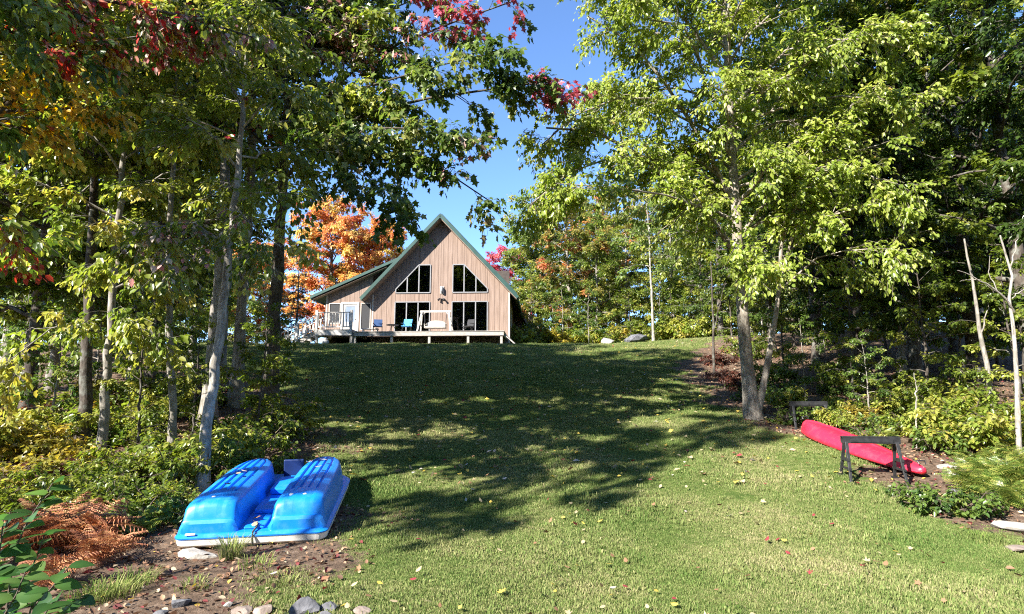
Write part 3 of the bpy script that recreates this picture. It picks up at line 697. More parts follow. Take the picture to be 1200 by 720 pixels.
# ------------------------------------------------------------------ kayak, hull up
ka = np.array((X(1083, 8.75, .5), 8.75)); kb = np.array((X(938, 11.7, .9), 11.7))
kl = float(np.linalg.norm(kb-ka)); ang = math.atan2(*(kb-ka)[::-1]) - math.pi/2
ky = thing('kayak', 'red plastic kayak lying upside down beside the sawhorses', 'kayak', (ka[0], ka[1], hz(*ka)+.0), 0)
pit = math.atan2(hz(*kb)-hz(*ka), kl); ky.rotation_euler = (pit, R(3), ang)
rings = []
for k in range(29):
    t_ = k/28; y = t_*kl
    w = .33*math.sin(math.pi*min(1, max(0.0, .015+.97*t_)))**.62
    if t_ > .5: w = max(w, .33*(1-((t_-.5)/.5)**3.2)*.98 + .015)
    h = .14+.15*min(1, t_*1.5)**.8 - .05*max(0, (t_-.85)/.15)**2
    z0 = .05*(1-t_)**5
    w = max(w, .02)
    sec = [(-w*.86, .0), (-w*1.0, .05), (-w*.99, h*.40), (-w*.93, h*.46), (-w*.86, h*.72), (-w*.55, h*.93), (-w*.2, h*.985), (-w*.06, h*.99), (-w*.05, h*1.07), (w*.05, h*1.07), (w*.06, h*.99), (w*.2, h*.985), (w*.55, h*.93), (w*.86, h*.72), (w*.93, h*.46), (w*.99, h*.40), (w*1.0, .05), (w*.86, .0)]
    rings.append([(x, y, z0*(.4 if z > .05 else 1)+z) for x, z in sec])
hull = MB().loft(rings).build('hull', M['red_plastic'], ky, smooth=True)
md = hull.modifiers.new('sub', 'SUBSURF'); md.levels = md.render_levels = 1
MB().loft([[(x*1.02, y, z) for x, y, z in ((-.25*math.sin(math.pi*(.04+.92*t_))**.6, t_*kl, .035), (.25*math.sin(math.pi*(.04+.92*t_))**.6, t_*kl, .035), (.24*math.sin(math.pi*(.04+.92*t_))**.6, t_*kl, .06), (-.24*math.sin(math.pi*(.04+.92*t_))**.6, t_*kl, .06))] for t_ in np.linspace(.12,.95,20)]).build('gunwale', mat('gunwale', (.25,.01,.025), (.35,.015,.035), rough=.5), ky)
for y, z in ((.06,.2),(kl-.06,.28)): MB().tube([(-.05,y,z),(-.06,y+.03,z+.04),(.06,y+.03,z+.04),(.05,y,z)],.01,6).build('carry_handle', M['black_metal'], ky)

# ------------------------------------------------------------------ sawhorses
M['saw_plastic'] = mat('saw_plastic', (.012,.012,.013), (.03,.03,.031), rough=.5, scale=14, bump=.1)
def sawhorse(label, x, y, rz, W=.84, h=.66):
    t = thing('sawhorse', label, 'sawhorse', (x, y, hz(x, y)), rz, 'sawhorses by the red kayak')
    bm_ = MB().box(-W/2,W/2,-.05,.05,h-.02,h).box(-W/2,W/2,-.055,-.035,h-.1,h-.0205).box(-W/2,W/2,.035,.055,h-.1,h-.0205).box(-W/2+.1,-W/2+.38,-.062,-.0555,h-.085,h-.04).box(W/2-.38,W/2-.1,-.062,-.0555,h-.085,h-.04).build('beam', M['saw_plastic'], t, bevel=.006)
    for sx in (-1, 1):
        for sy in (-1, 1):
            xb = sx*(W/2-.02); yb = sy*.2
            zg = hz(*( (Matrix.Rotation(rz,3,'Z') @ Vector((xb,yb,0))).xy + Vector((x,y)) )) - hz(x, y)
            MB().bar((sx*(W/2-.05),sy*.045,h-.08),(xb,yb,zg-.02),.046,.032,up=(0,1,0),w2=.034,h2=.028).build('leg', M['saw_plastic'], t, bevel=.004)
            MB().box(xb-.04,xb+.04,yb-.035,yb+.035,zg-.02,zg+.02).build('foot', M['saw_plastic'], t)
        MB().bar((sx*(W/2-.03),-.14,h*.48),(sx*(W/2-.03),.14,h*.48),.03,.045).build('brace', M['saw_plastic'], t)
        MB().bar((sx*(W/2-.03),-.19,h*.28),(sx*(W/2-.03),.19,h*.28),.03,.03).build('brace', M['saw_plastic'], t)
sawhorse('nearer black plastic sawhorse standing in front of the red kayak', X(1023, 8.75, .5), 8.75, R(-10), .76, .62)
sawhorse('farther black plastic sawhorse behind the far tip of the red kayak', X(949, 12.2, .95), 12.2, R(-5), .72, .52)

# ------------------------------------------------------------------ stones
def stone_mesh(seed, sx, sy, sz, c, flat=.0, sub=2):
    import bmesh
    g = np.random.default_rng(seed); b = bmesh.new(); bmesh.ops.create_icosphere(b, subdivisions=sub, radius=1)
    pl = nrm(g.normal(0, 1, (11, 3))); dd = g.uniform(.42, .85, 11)
    for v in b.verts:
        p = np.array(v.co)
        for q_, d_ in zip(pl, dd):
            k = p @ q_ - d_
            if k > 0: p = p - q_*k*.97
        p = p*(1+g.normal(0, .012)); v.co = (p[0]*sx, p[1]*sy, p[2]*sz)
    me = bpy.data.meshes.new('stone'); b.to_mesh(me); b.free(); me.materials.append(c); return me
M['stone_dark'] = mat('stone_dark', (.055,.055,.06), (.16,.16,.17), rough=.85, scale=9, bump=.6, bscale=25)
M['stone_tan'] = mat('stone_tan', (.17,.13,.105), (.30,.24,.2), rough=.9, scale=8, bump=.5, bscale=25)
M['stone_pale'] = mat('stone_pale', (.2,.185,.16), (.36,.335,.295), rough=.9, scale=8, bump=.5, bscale=22)
STN = [ # u, y, size, squash, material, name, label
 (357,4.55,.15,.75,'stone_dark','stone','dark grey angular stone in the dirt at the bottom edge of the picture'),
 (387,4.62,.13,.35,'stone_dark','stone','flat slate grey stone leaning right of the angular one'),
 (382,4.42,.09,.6,'stone_dark','stone','small grey stone in front of the slate grey one'),
 (308,4.6,.11,.6,'stone_tan','stone','rounded tan stone left of the dark angular one'),
 (285,4.62,.12,.5,'stone_tan','stone','wide brownish stone leftmost of the tan stones in the dirt'),
 (425,4.5,.10,.4,'stone_tan','stone','low tan stone half buried at the lawn corner'),
 (210,4.75,.12,.5,'stone_dark','stone','mottled grey stone below the grass at the lower left'),
 (188,4.55,.09,.5,'stone_dark','stone','small mottled grey stone at the lower left edge of the dirt'),
 (268,4.75,.06,.6,'stone_pale','stone','small pale pebble among the tan stones'),
 (1192,6.9,.28,.35,'stone_pale','rock','broad pale rock in the dirt at the right edge of the picture'),
 (1193,6.3,.18,.3,'stone_tan','rock','flat pinkish rock at the right edge below the pale rock'),
 (1108,9.2,.15,.4,'stone_pale','rock','white rock beside the near tip of the kayak'),
 (1120,8.7,.17,.35,'stone_pale','rock','flat white rock between the kayak tip and the ferns'),
 (1140,8.4,.2,.35,'stone_pale','rock','rounded whitish rock standing in for a curved white rim half hidden by the ferns'),  # stone added in place of a curved white rim-like thing
 (1118,7.9,.16,.6,'stone_dark','rock','dark rock in the low leaves under the ferns'),
 (742,33,.95,.42,'stone_dark','boulder','flat brown boulder at the top of the lawn right of the house'),
 (712,33.5,.55,.5,'stone_pale','boulder','pale pointed boulder beside the flat brown one'),
]
for k, (u, y, s_, sq, m, nm, lb) in enumerate(STN):
    if nm == 'stone': s_ *= .82
    x = X(u, y, hz(X(u, y), y)); o = obj(nm, stone_mesh(100+k, s_, s_*.8, s_*sq, M[m])); o.location = (x, y, hz(x, y)+s_*sq*.35); o.rotation_euler = (.1, -.08, k*1.7)
    tag(o, lb, 'stone' if nm != 'boulder' else 'boulder', 'stones in the dirt' if nm == 'stone' else ('rocks by the kayak' if nm == 'rock' else None))
x = X(231, 6.05, .07); o = obj('flat_stone', stone_mesh(300, .25, .2, .05, M['stone_pale'])); o.location = (x, 6.05, hz(x, 6.05)+.02); o.rotation_euler = (.12, 0, .1)
tag(o, 'flat pale stone slab on the ground in front of the pedal boat', 'stone', 'stones in the dirt')
# ------------------------------------------------------------------ trees
GREEN = pal([(.072,.108,.016,2),(.125,.175,.025,4),(.2,.245,.038,3),(.31,.32,.06,2),(.44,.36,.06,.5)])
DARKG = pal([(.036,.065,.014,3),(.062,.108,.02,4),(.115,.165,.028,3),(.23,.26,.05,1.2)])
YELG = pal([(.13,.19,.03,2),(.22,.28,.045,4),(.33,.34,.065,4),(.44,.38,.08,2),(.46,.30,.06,.5)])
LIGHTG = pal([(.11,.17,.035,2),(.18,.25,.05,4),(.27,.31,.065,3),(.40,.37,.09,1.5),(.46,.25,.09,.5)])
ORANGE = pal([(.56,.17,.09,2),(.64,.27,.11,4),(.66,.39,.12,4),(.62,.47,.14,3),(.32,.31,.08,1)])
RED = pal([(.38,.04,.06,3),(.52,.09,.11,4),(.58,.17,.15,2)])
REDGREEN = pal([(.10,.15,.03,2),(.19,.22,.05,2),(.34,.3,.08,2.5),(.55,.25,.1,1.6),(.52,.15,.1,.8)])
# --- generic kinds, shared between look-alike trees
fp = dict(nb=3.2, bl=(.5,1.2), nt=7, tl=(.3,.6), nl=11, ls=.13, sunny=.5)
K_green = make_tree(11, 12, 1.8, 3.0, 30, dict(fp, col=GREEN), 'oval4', tr=.13, bark_m='bark_dark')
K_dark = make_tree(12, 13, 1.2, 3.3, 34, dict(fp, col=DARKG, nl=12), 'oval4', tr=.17, bark_m='bark_dark', shape='full')
K_dark2 = make_tree(13, 12, 2.2, 3.2, 30, dict(fp, col=GREEN, ls=.14), 'maple', tr=.15, bark_m='bark_dark', shape='full')
K_yel = make_tree(14, 11, 1.4, 2.8, 26, dict(fp, col=YELG, nl=10), 'oval4', tr=.12, bark_m='bark_grey')
fb = dict(nb=3.0, bl=(.6,1.5), nt=8, tl=(.4,.8), nl=10, ls=.19, sunny=.7)
K_light = make_tree(15, 12, .25, 3.2, 30, dict(fb, col=LIGHTG), 'oval2', tr=.15, bark_m='bark_grey', shape='full')
K_redg = make_tree(16, 12, 1.5, 3.4, 30, dict(fb, col=REDGREEN), 'oval2', tr=.16, bark_m='bark_grey')
K_orange = make_tree(17, 12, 1.2, 4.6, 44, dict(fb, col=ORANGE, nl=12), 'oval4', tr=.2, bark_m='bark_dark')
K_high = make_tree(23, 12, 5.0, 2.7, 24, dict(fp, col=GREEN, nl=11, nb=2.9), 'oval4', tr=.095, bark_m='bark_grey')
K_shade = make_tree(24, 12, 4.8, 3.3, 34, dict(fp, col=GREEN, nl=12, ls=.17, nb=3.0), 'oval2', tr=.13, bark_m='bark_grey')
K_red = make_tree(18, 10, 1.5, 3.2, 26, dict(fb, col=RED), 'oval2', tr=.16, bark_m='bark_dark')
K_back = make_tree(19, 14, .2, 4.0, 36, dict(fb, col=GREEN, ls=.22), 'oval2', tr=.2, bark_m='bark_dark', shape='full')
K_spruce = make_tree(20, 12, .3, 2.4, 60, dict(nb=4, bl=(.35,.7), nt=7, tl=(.2,.4), nl=14, ls=.13, col=pal([(.012,.035,.016,3),(.022,.055,.024,3),(.04,.08,.03,1)]), flat=.9, bd=.2, ldroop=.25, rise=.0, hang=.3, nj=.3), 'needle', tr=.16, shape='cone', e0=-8, e1=30, bark_m='bark_dark')
K_sap = make_tree(21, 4.2, .7, 1.25, 16, dict(nb=4, bl=(.25,.6), nt=6, tl=(.15,.35), nl=9, ls=.105, col=pal([(.06,.12,.02,2),(.12,.19,.035,4),(.24,.27,.05,2),(.38,.33,.07,1)])), 'oval4', tr=.035, rtop=.008, bark_m='bark_grey')
K_sapdark = make_tree(22, 4.5, .8, 1.3, 16, dict(nb=4, bl=(.3,.6), nt=6, tl=(.15,.35), nl=9, ls=.105, col=GREEN), 'oval4', tr=.04, rtop=.008, bark_m='bark_dark')
print('kinds', {k: v['n'] for k, v in list(globals().items()) if k.startswith('K_')})

def hero(name, label, base_uvy, trunk_uv, tr, nlimb, z0, Rc, p, kind, limbs_uv=[], bark_m='bark_grey', e0=10, e1=55, shapefn=None, rtop=.02, cat='tree', seed=31, shape='full', bare=[]):
    """trunk and limbs follow the lines they take in the photograph, at their own depth"""
    u, y = base_uvy; x = X(u, y, hz(X(u, y), y)); z = hz(x, y); org = np.array((x, y, z))
    tk = [np.array((0,0,0.))] + [P(a, b_, d) - org for a, b_, d in trunk_uv]
    ex = [([P(a, b_, d) - org for a, b_, d in pl], r0) for pl, r0 in limbs_uv]
    tr_ = make_tree(seed, tk[-1][2], z0, Rc, nlimb, p, kind, tr=tr, trunk=np.array(tk), extra=ex, bark_m=bark_m, e0=e0, e1=e1, shapefn=shapefn, rtop=rtop, shape=shape)
    t = thing(name, label, cat, tuple(org))
    for k in ('trunk', 'limbs', 'crown'): obj(k, tr_[k], t)
    for pl, r0 in bare:
        pts = resample([P(a, b_, d) - org for a, b_, d in pl], 9)[None]; obj('limb', tubes([(pts, np.linspace(r0, r0*.45, 9)[None], 8)], 'limb', M[bark_m]), t)
    print(name, tr_['n']); return t

# the pale two-stemmed yellow-green tree right of the lawn
YG2 = pal([(.13,.19,.026,2),(.215,.285,.04,4),(.32,.38,.068,4),(.45,.47,.13,2.6),(.46,.34,.09,.5)], tonew=.4)
hero('ash_tree', 'pale-barked two-stemmed tree with yellow-green leaves at the right edge of the lawn', (884, 13.0),
     [(876,440,13),(869,360,13),(866,300,13),(860,220,13),(856,140,13),(851,50,13),(846,-60,13),(842,-170,13.2)], .125, 46, 3.9, 4.1,
     dict(nb=5.6, bl=(.5,1.25), nt=8, tl=(.3,.6), nl=12, ls=.102, col=YG2, hang=.7, bd=.22, blift=.25, td=.4, sunny=.5, flat=.5), 'oval4',
     limbs_uv=[([(866,305,13),(840,262,12.8),(800,222,12.5),(750,182,12.2),(690,150,12),(640,150,11.8)], .08),
               ([(860,230,13),(800,190,12.6),(730,180,12),(670,200,11.6),(622,240,11.4)], .04),
               ([(858,170,13),(800,120,12.6),(740,110,12.2),(680,130,12),(635,170,11.8)], .04),
               ([(855,130,13),(920,60,12.6),(1000,40,12.2),(1070,60,12)], .05),
               ([(853,90,13),(800,20,12.6),(740,-20,12.3),(690,-20,12.1)], .045),
               ([(862,240,13),(830,180,12.9),(790,110,12.6),(740,50,12.4),(690,20,12.2)], .06),
               ([(870,330,13),(840,250,12),(790,230,11.2),(720,220,10.8),(650,215,10.6)], .035),
               ([(866,280,13),(900,230,12.7),(960,190,12.3),(1030,170,12)], .05),
               ([(914,330,12.9),(930,270,12.5),(980,250,12),(1040,235,11.6)], .04),
               ([(858,150,13),(930,120,12.6),(1010,110,12.2),(1075,130,12)], .04),
               ([(862,220,13),(930,200,12.4),(1000,200,11.8),(1060,220,11.5)], .035),
               ([(914,340,12.9),(960,300,12.4),(1010,290,12),(1050,300,11.7)], .025),
               ([(914,330,12.9),(916,280,12.7),(950,200,12.2),(1000,120,11.9)], .05),
               ([(914,330,12.9),(905,310,12.3),(890,300,11.6),(870,310,11.2)], .02)],
     bark_m='bark_ivory', e0=22, e1=62, shapefn=lambda az, z: 1.0 if z > 6 else .8,
     bare=[([(889,480,12.95),(897,440,12.9),(906,390,12.9),(912,350,12.9),(914,318,12.9)], .085)])

def spotted(base, origin, spots):
    # autumn-turned boughs: centre, reach, colours, share of leaves turned
    def f(g, pos, tone):
        c = base(g, pos, tone).copy(); w = pos + origin
        for ctr, rad, cols, share in spots:
            k = (np.linalg.norm(w - ctr, axis=1) < rad*g.uniform(.6, 1.15, len(pos))) & (g.random(len(pos)) < share)
            c[k] = np.array(cols)[g.integers(len(cols), size=k.sum())]*g.uniform(.7, 1.3, (k.sum(), 1))
        return c
    return f
def base_of(u, y): x = X(u, y, hz(X(u, y), y)); return np.array((x, y, hz(x, y)))
REDS = [(.40,.05,.06),(.52,.10,.10),(.34,.04,.05),(.58,.26,.2)]; YELS = [(.62,.44,.06),(.58,.34,.05),(.66,.52,.12)]; PINKS = [(.55,.36,.33),(.6,.5,.42),(.46,.2,.2),(.34,.33,.14)]; LIMES = [(.34,.38,.06),(.27,.33,.05),(.42,.42,.1)]
# the maple that overhangs the middle
MAPLE = pal([(.055,.095,.017,3),(.095,.15,.025,4),(.155,.215,.04,3),(.26,.28,.075,2.2),(.42,.32,.17,.9)])
tips = [P(660,92,11.2), P(585,5,11.5), P(520,5,11.2)]
def maple_col(origin):
    def f(g, pos, tone):
        c = MAPLE(g, pos, tone).copy(); w = pos + origin
        for tp in tips:
            d = np.linalg.norm(w - tp, axis=1); k = (d < .75) & (g.random(len(pos)) < .75)
            c[k] = np.array((.42,.07,.10))*g.uniform(.7, 1.35, (k.sum(), 1)) + g.uniform(0, .08, (k.sum(), 1))
        return c
    return f
mx_ = X(316, 13.2, 1.1)
hero('maple_tree', 'dark-trunked maple whose leafy boughs hang over the sky above the house', (316, 13.2),
     [(318,440,13.2),(322,370,13.2),(327,290,13.2),(331,220,13.2),(336,150,13.1),(332,60,13),(328,-60,13)], .15, 15, 6.4, 3.2,
     dict(nb=5.0, bl=(.45,1.15), nt=7, tl=(.3,.55), nl=8, ls=.125, col=spotted(maple_col(np.array((mx_, 13.2, hz(mx_,13.2)))), base_of(316,13.2), [(P(385,55,11.8),1.1,PINKS,.6),(P(300,60,12.2),.9,PINKS,.5),(P(470,60,11.2),.9,PINKS,.35),(P(560,190,10.4),.8,PINKS,.3),(P(420,120,11.4),1.0,LIMES,.4),(P(290,130,12.2),.8,REDS,.35)]), hang=.7, bd=.3, td=.4, sunny=.5), 'maple',
     limbs_uv=[([(332,212,13.2),(352,180,12.8),(390,150,12.2),(450,125,11.6),(530,110,11.2),(600,102,11),(660,93,11)], .05),
               ([(334,150,13.1),(370,80,12.4),(410,40,12),(460,10,11.7),(510,-10,11.5)], .035),
               ([(335,120,13.1),(380,50,12.5),(420,0,12.1),(480,-30,11.9)], .03),
               ([(334,180,13.1),(370,120,12.6),(430,70,12),(500,35,11.5),(560,18,11.3),(600,2,11.2)], .045),
               ([(333,195,13.1),(370,170,12.4),(420,165,11.6),(480,180,11),(530,205,10.7),(580,240,10.5)], .035),
               ([(334,170,13.1),(380,150,12),(430,150,11),(490,150,10.4),(560,165,10.1)], .03),
               ([(336,150,13.1),(400,110,12),(470,90,11),(540,70,10.5),(590,60,10.3)], .03),
               ([(332,212,13.2),(320,180,12.8),(290,150,12.4),(250,130,12)], .04),
               ([(335,160,13.1),(370,140,11.5),(400,180,10.6),(440,215,10.2),(470,245,10)], .022),
               ([(336,150,13.1),(350,60,12.3),(390,10,11.8),(440,-40,11.4)], .04)],
     bark_m='bark_dark', seed=32, e0=15, e1=60)
NEARG = pal([(.095,.135,.02,2),(.155,.205,.032,4),(.24,.285,.05,3.5),(.38,.375,.09,2.4),(.40,.34,.07,.6),(.36,.10,.06,.3)])
np_ = dict(nb=5.4, bl=(.35,.95), nt=7, tl=(.25,.5), nl=10, ls=.105, col=NEARG, hang=.6, bd=.25, td=.4, sunny=.55)
hero('leaning_tree', 'pale grey leaning trunk with green leaves rising just behind the pedal boat', (237, 8.3),
     [(239,530,8.3),(246,470,8.3),(257,400,8.35),(266,320,8.4),(274,250,8.4),(281,170,8.45),(285,120,8.5),(289,70,8.6),(292,30,8.7)], .06, 13, 3.9, 1.5, dict(np_, col=spotted(NEARG, base_of(237,8.3), [(P(215,280,7.8),.9,PINKS+LIMES,.5),(P(290,160,8.4),.6,YELS+REDS,.35)])), 'oval4',
     limbs_uv=[([(268,300,8.4),(235,262,8.0),(190,262,7.6),(150,285,7.4)], .018), ([(270,290,8.4),(240,270,8.0),(210,285,7.6),(180,320,7.3)], .02), ([(275,240,8.4),(300,270,8.1),(330,290,7.8)], .015)], bark_m='bark_pale', seed=33)
hero('slim_tree', 'slim dark trunk left of the thin pale stems in the left thicket', (97, 10.6),
     [(100,440,10.6),(104,360,10.6),(108,270,10.6),(112,180,10.6),(114,80,10.6),(116,-60,10.6)], .09, 19, 3.8, 2.2, np_, 'oval4',
     limbs_uv=[([(108,280,10.6),(170,235,10.3),(120,190,10),(30,160,9.6)], .04)], bark_m='bark_dark', seed=34)
hero('slim_tree', 'thin grey trunk standing between the dark trunk and the thinner stem on the left', (116, 9.2),
     [(120,500,9.2),(127,420,9.2),(133,330,9.2),(141,240,9.2),(146,140,9.2),(150,20,9.2)], .055, 18, 2.6, 1.7, dict(np_, col=YELG), 'oval4',
     limbs_uv=[([(128,400,9.2),(100,375,8.9),(60,385,8.6),(15,420,8.3)], .016), ([(130,370,9.2),(150,365,8.9),(180,400,8.6)], .012)], bark_m='bark_grey', seed=35)
hero('slim_tree', 'thinnest straight grey stem close left of the pale leaning trunk', (203, 9.6),
     [(202,470,9.6),(199,400,9.6),(197,320,9.6),(201,230,9.6),(205,120,9.6),(208,20,9.6)], .045, 9, 3.6, 1.6, dict(np_, ls=.1), 'oval4', bark_m='bark_grey', seed=36)
# near tree outside the left edge: its boughs hang into the upper left corner and shade the lawn
RTIP = pal([(.07,.12,.02,3),(.13,.2,.03,3),(.24,.29,.05,3),(.42,.32,.06,1.6),(.40,.07,.05,1.8)], tonew=.9)
hero('overhanging_tree', 'near tree whose red, yellow and green boughs fill the upper left corner', (-120, 5.3),
     [(-125,480,5.3),(-130,380,5.3),(-135,250,5.3),(-140,60,5.3),(-145,-150,5.3),(-150,-400,5.3)], .11, 13, 5.0, 2.7, dict(np_, col=spotted(RTIP, base_of(-120,5.3), [(P(140,25,7.0),.75,REDS+PINKS,.55),(P(215,45,7.4),.7,REDS+PINKS,.55),(P(60,10,6.5),.6,REDS+PINKS,.45),(P(40,125,6.6),.8,YELS,.7),(P(120,125,6.9),.7,YELS,.6),(P(290,40,7.6),.6,PINKS,.6),(P(20,270,6.5),.7,LIMES,.6)])), 'oval4',
     limbs_uv=[([(-135,230,5.3),(-20,150,6.0),(40,90,6.6),(110,50,7),(190,40,7.4)], .04), ([(-136,180,5.3),(-20,130,6.1),(40,130,6.6),(120,125,6.9)], .03),
               ([(-140,60,5.3),(20,0,6.2),(120,0,6.8),(220,20,7.2),(300,45,7.6)], .04), ([(-140,40,5.3),(-60,-40,5.8),(40,-60,6.2),(150,-50,6.6)], .035), ([(-140,100,5.3),(-60,70,5.6),(20,60,5.9),(90,80,6.2)], .03),
               ([(-135,260,5.3),(-30,250,6.0),(20,280,6.5),(60,310,6.8)], .02)], bark_m='bark_dark', seed=37)

# --- the rest of the wood: kind, u, y, scale, turn, name, label
LT = 'trees of the wood left of the lawn'; RT = 'trees of the wood right of the lawn'; BT = 'trees beyond the house'
ROWS = [
 (K_high, 243,12.2,1.2,.3,'forest_tree','dark trunk directly behind the pale leaning tree',LT),
 (K_high, 276,14.5,1.3,1.9,'forest_tree','grey trunk between the leaning tree and the dark maple',LT),
 (K_high, 152,14.5,1.1,2.2,'forest_tree','grey trunk behind the thin grey one on the left',LT),
 (K_high, 258,20,1.3,.7,'forest_tree','slim grey trunk farther up the slope behind the leaning tree',LT),
 (K_dark2, 30,12.5,.9,2.6,'forest_tree','maple-leaved tree at the far left edge behind the brown fern',LT),
 (K_green, 175,16,1.0,4.4,'forest_tree','green tree seen in the gap left of the leaning trunk',LT),
 (K_yel, 60,17,1.0,.9,'forest_tree','yellow-green tree deep in the left thicket',LT),
 (K_dark, -30,17,1.0,3.3,'forest_tree','dense dark tree closing the left edge',LT),
 (K_yel, 225,24,1.0,5.0,'forest_tree','yellowing tree at the upper edge of the left thicket',LT),
 (K_light, 140,27,.95,2.0,'forest_tree','light green tree at the back of the left thicket',LT),
 (K_dark, 95,41,1.0,.2,'forest_tree','tall dark tree far back on the left',LT),
 (K_light, 250,38,.95,1.1,'forest_tree','light tree on the far slope left of the spruce',LT),
 (K_light, 15,23,1.0,5.1,'forest_tree','pale tree far back at the left edge',LT),
 (K_spruce, 345,44,.62,0,'spruce_tree','dark spruce just left of the stairs',BT),
 (K_spruce, 312,43,.75,1.2,'spruce_tree','taller dark spruce seen behind the maple trunk',BT),
 (K_spruce, 572,62,.9,1.2,'spruce_tree','spruce tip poking above the right slope of the roof',BT),
 (K_orange, 385,52,1.15,.5,'maple_tree','big orange and red maple behind the left side of the house',BT),
 (K_orange, 440,56,1.08,2.5,'maple_tree','orange-yellow maple behind the porch roof',BT),
 (K_yel, 460,60,.95,1.5,'forest_tree','yellowish tree behind the left roof slope',BT),
 (K_orange, 300,56,.9,4.1,'maple_tree','orange maple peeping between the left trunks',BT),
 (K_red, 590,56,1.05,.4,'maple_tree','crimson maple behind the right slope of the roof',BT),
 (K_light, 632,49,1.1,1.0,'forest_tree','tall pale green tree right of the house',BT),
 (K_redg, 668,45,1.05,2.2,'forest_tree','green tree turning red right of the pale green one',BT),
 (K_light, 620,50,.85,4.0,'forest_tree','leafy green tree against the right house corner',BT),
 (K_light, 700,44,.8,3.1,'forest_tree','low light green tree behind the boulders',BT),
 (K_redg, 725,50,1.2,.7,'forest_tree','tall reddish tree behind the birch',BT),
 (K_yel, 735,46,1.0,4.9,'forest_tree','yellow-green tree left of the birch stem',BT),
 (K_light, 790,44,1.0,5.5,'forest_tree','light green tree right of the birch stem',BT),
 (K_back, 690,64,1.2,.3,'forest_tree','tall green tree in the last row right of the house',BT),
 (K_back, 780,60,1.2,2.0,'forest_tree','tall green tree in the last row behind the birch',BT),
 (K_back, 870,52,1.2,4.0,'forest_tree','tall green tree behind the two-stemmed tree',BT),
 (K_dark, 845,34,.85,.6,'forest_tree','dark tree on the bank at the top right of the lawn',RT),
 (K_green, 825,38,.9,3.2,'forest_tree','green tree at the end of the lawn left of the bank',RT),
 (K_dark2, 905,24,.9,1.0,'forest_tree','maple-leaved tree behind the two-stemmed tree',RT),
 (K_dark, 960,21,1.0,2.6,'forest_tree','dark tree in the wood right of the two-stemmed tree',RT),
 (K_dark, 1010,17.5,.95,4.1,'forest_tree','dark leafy tree above the far sawhorse',RT),
 (K_dark2, 1075,16,1.0,5.2,'forest_tree','maple-leaved dark tree in the middle of the right wood',RT),
 (K_dark, 1145,16.5,1.0,.2,'forest_tree','thin dark trunk left of the bare white sapling',RT),
 (K_dark, 1215,15,1.05,1.7,'forest_tree','dark tree at the right edge of the picture',RT),
 (K_green, 1120,20,1.0,3.9,'forest_tree','green tree deep in the right wood',RT),
 (K_dark, 1180,24,1.1,2.9,'forest_tree','tall dark tree far back at the right edge',RT),
 (K_dark, 1050,26,1.1,.9,'forest_tree','tall dark tree far back in the right wood',RT),
 (K_dark2, 985,30,1.1,5.9,'forest_tree','far maple-leaved tree between the dark ones on the right',RT),
 (K_back, 930,40,1.1,1.1,'forest_tree','green tree closing the gap behind the right wood',RT),
 (K_back, 1080,36,1.1,2.2,'forest_tree','green tree at the back of the right wood',RT),
 (K_back, 1200,34,1.1,3.3,'forest_tree','green tree at the back right corner',RT),
]
for (kd, u, y, s_, rz, nm, lb, gr_) in ROWS:
    x = X(u, y, hz(X(u, y), y)); plant(kd, nm, lb, 'tree', x, y, s_, rz, gr_)
# more trees closing the wood's far edge
for k, (u, y, s_) in enumerate(((640,72,1.1),(720,75,1.2),(810,72,1.2),(900,66,1.2),(960,55,1.1),(1010,44,1.1),(1060,56,1.2),(1120,46,1.1),(1170,50,1.1),(1240,42,1.1),(1150,32,.9),(1020,35,.9),(945,33,.85),(880,44,.95),(-20,44,1.1),(60,48,1.1),(130,46,1.0),(200,50,1.0),(260,58,.95))):
    ww = 'on the left' if u < 300 else ('right of the house' if u < 850 else 'on the right')
    x = X(u, y, hz(X(u, y), y)); plant(K_back if k % 2 else K_light, 'forest_tree', 'green tree in the farthest row of the wood ' + ww, 'tree', x, y, s_, k*1.3, 'farthest trees ' + ww)
# trees out of the picture that shade the lawn and show in the house windows
for kd, x, y, s_, rz in ((K_shade,-11,9.3,1.25,2),(K_shade,-12.5,12,1.35,5),(K_shade,-13.4,15,1.4,3),(K_shade,-16,19,1.45,1.4),(K_dark,12,5.5,1,2.2),(K_green,14,9,1,3.9),(K_dark,12.5,11,.95,.9)):
    plant(kd, 'shore_tree', 'leafy tree just outside the picture', 'tree', x, y, s_, rz, 'trees just outside the picture')
plant(K_shade, 'shore_tree', 'slim leafy tree beyond the left border that shades the near lawn', 'tree', -7.9, 1.15, .42, 2, 'trees just outside the picture', sz=1.3)
for k in range(12): plant(K_back, 'shore_tree', 'tall tree on the shore behind the viewer', 'tree', -30+k*5.5, -27-4*(k % 2), 1.9, k*1.1, 'trees behind the viewer', dz=-.5)
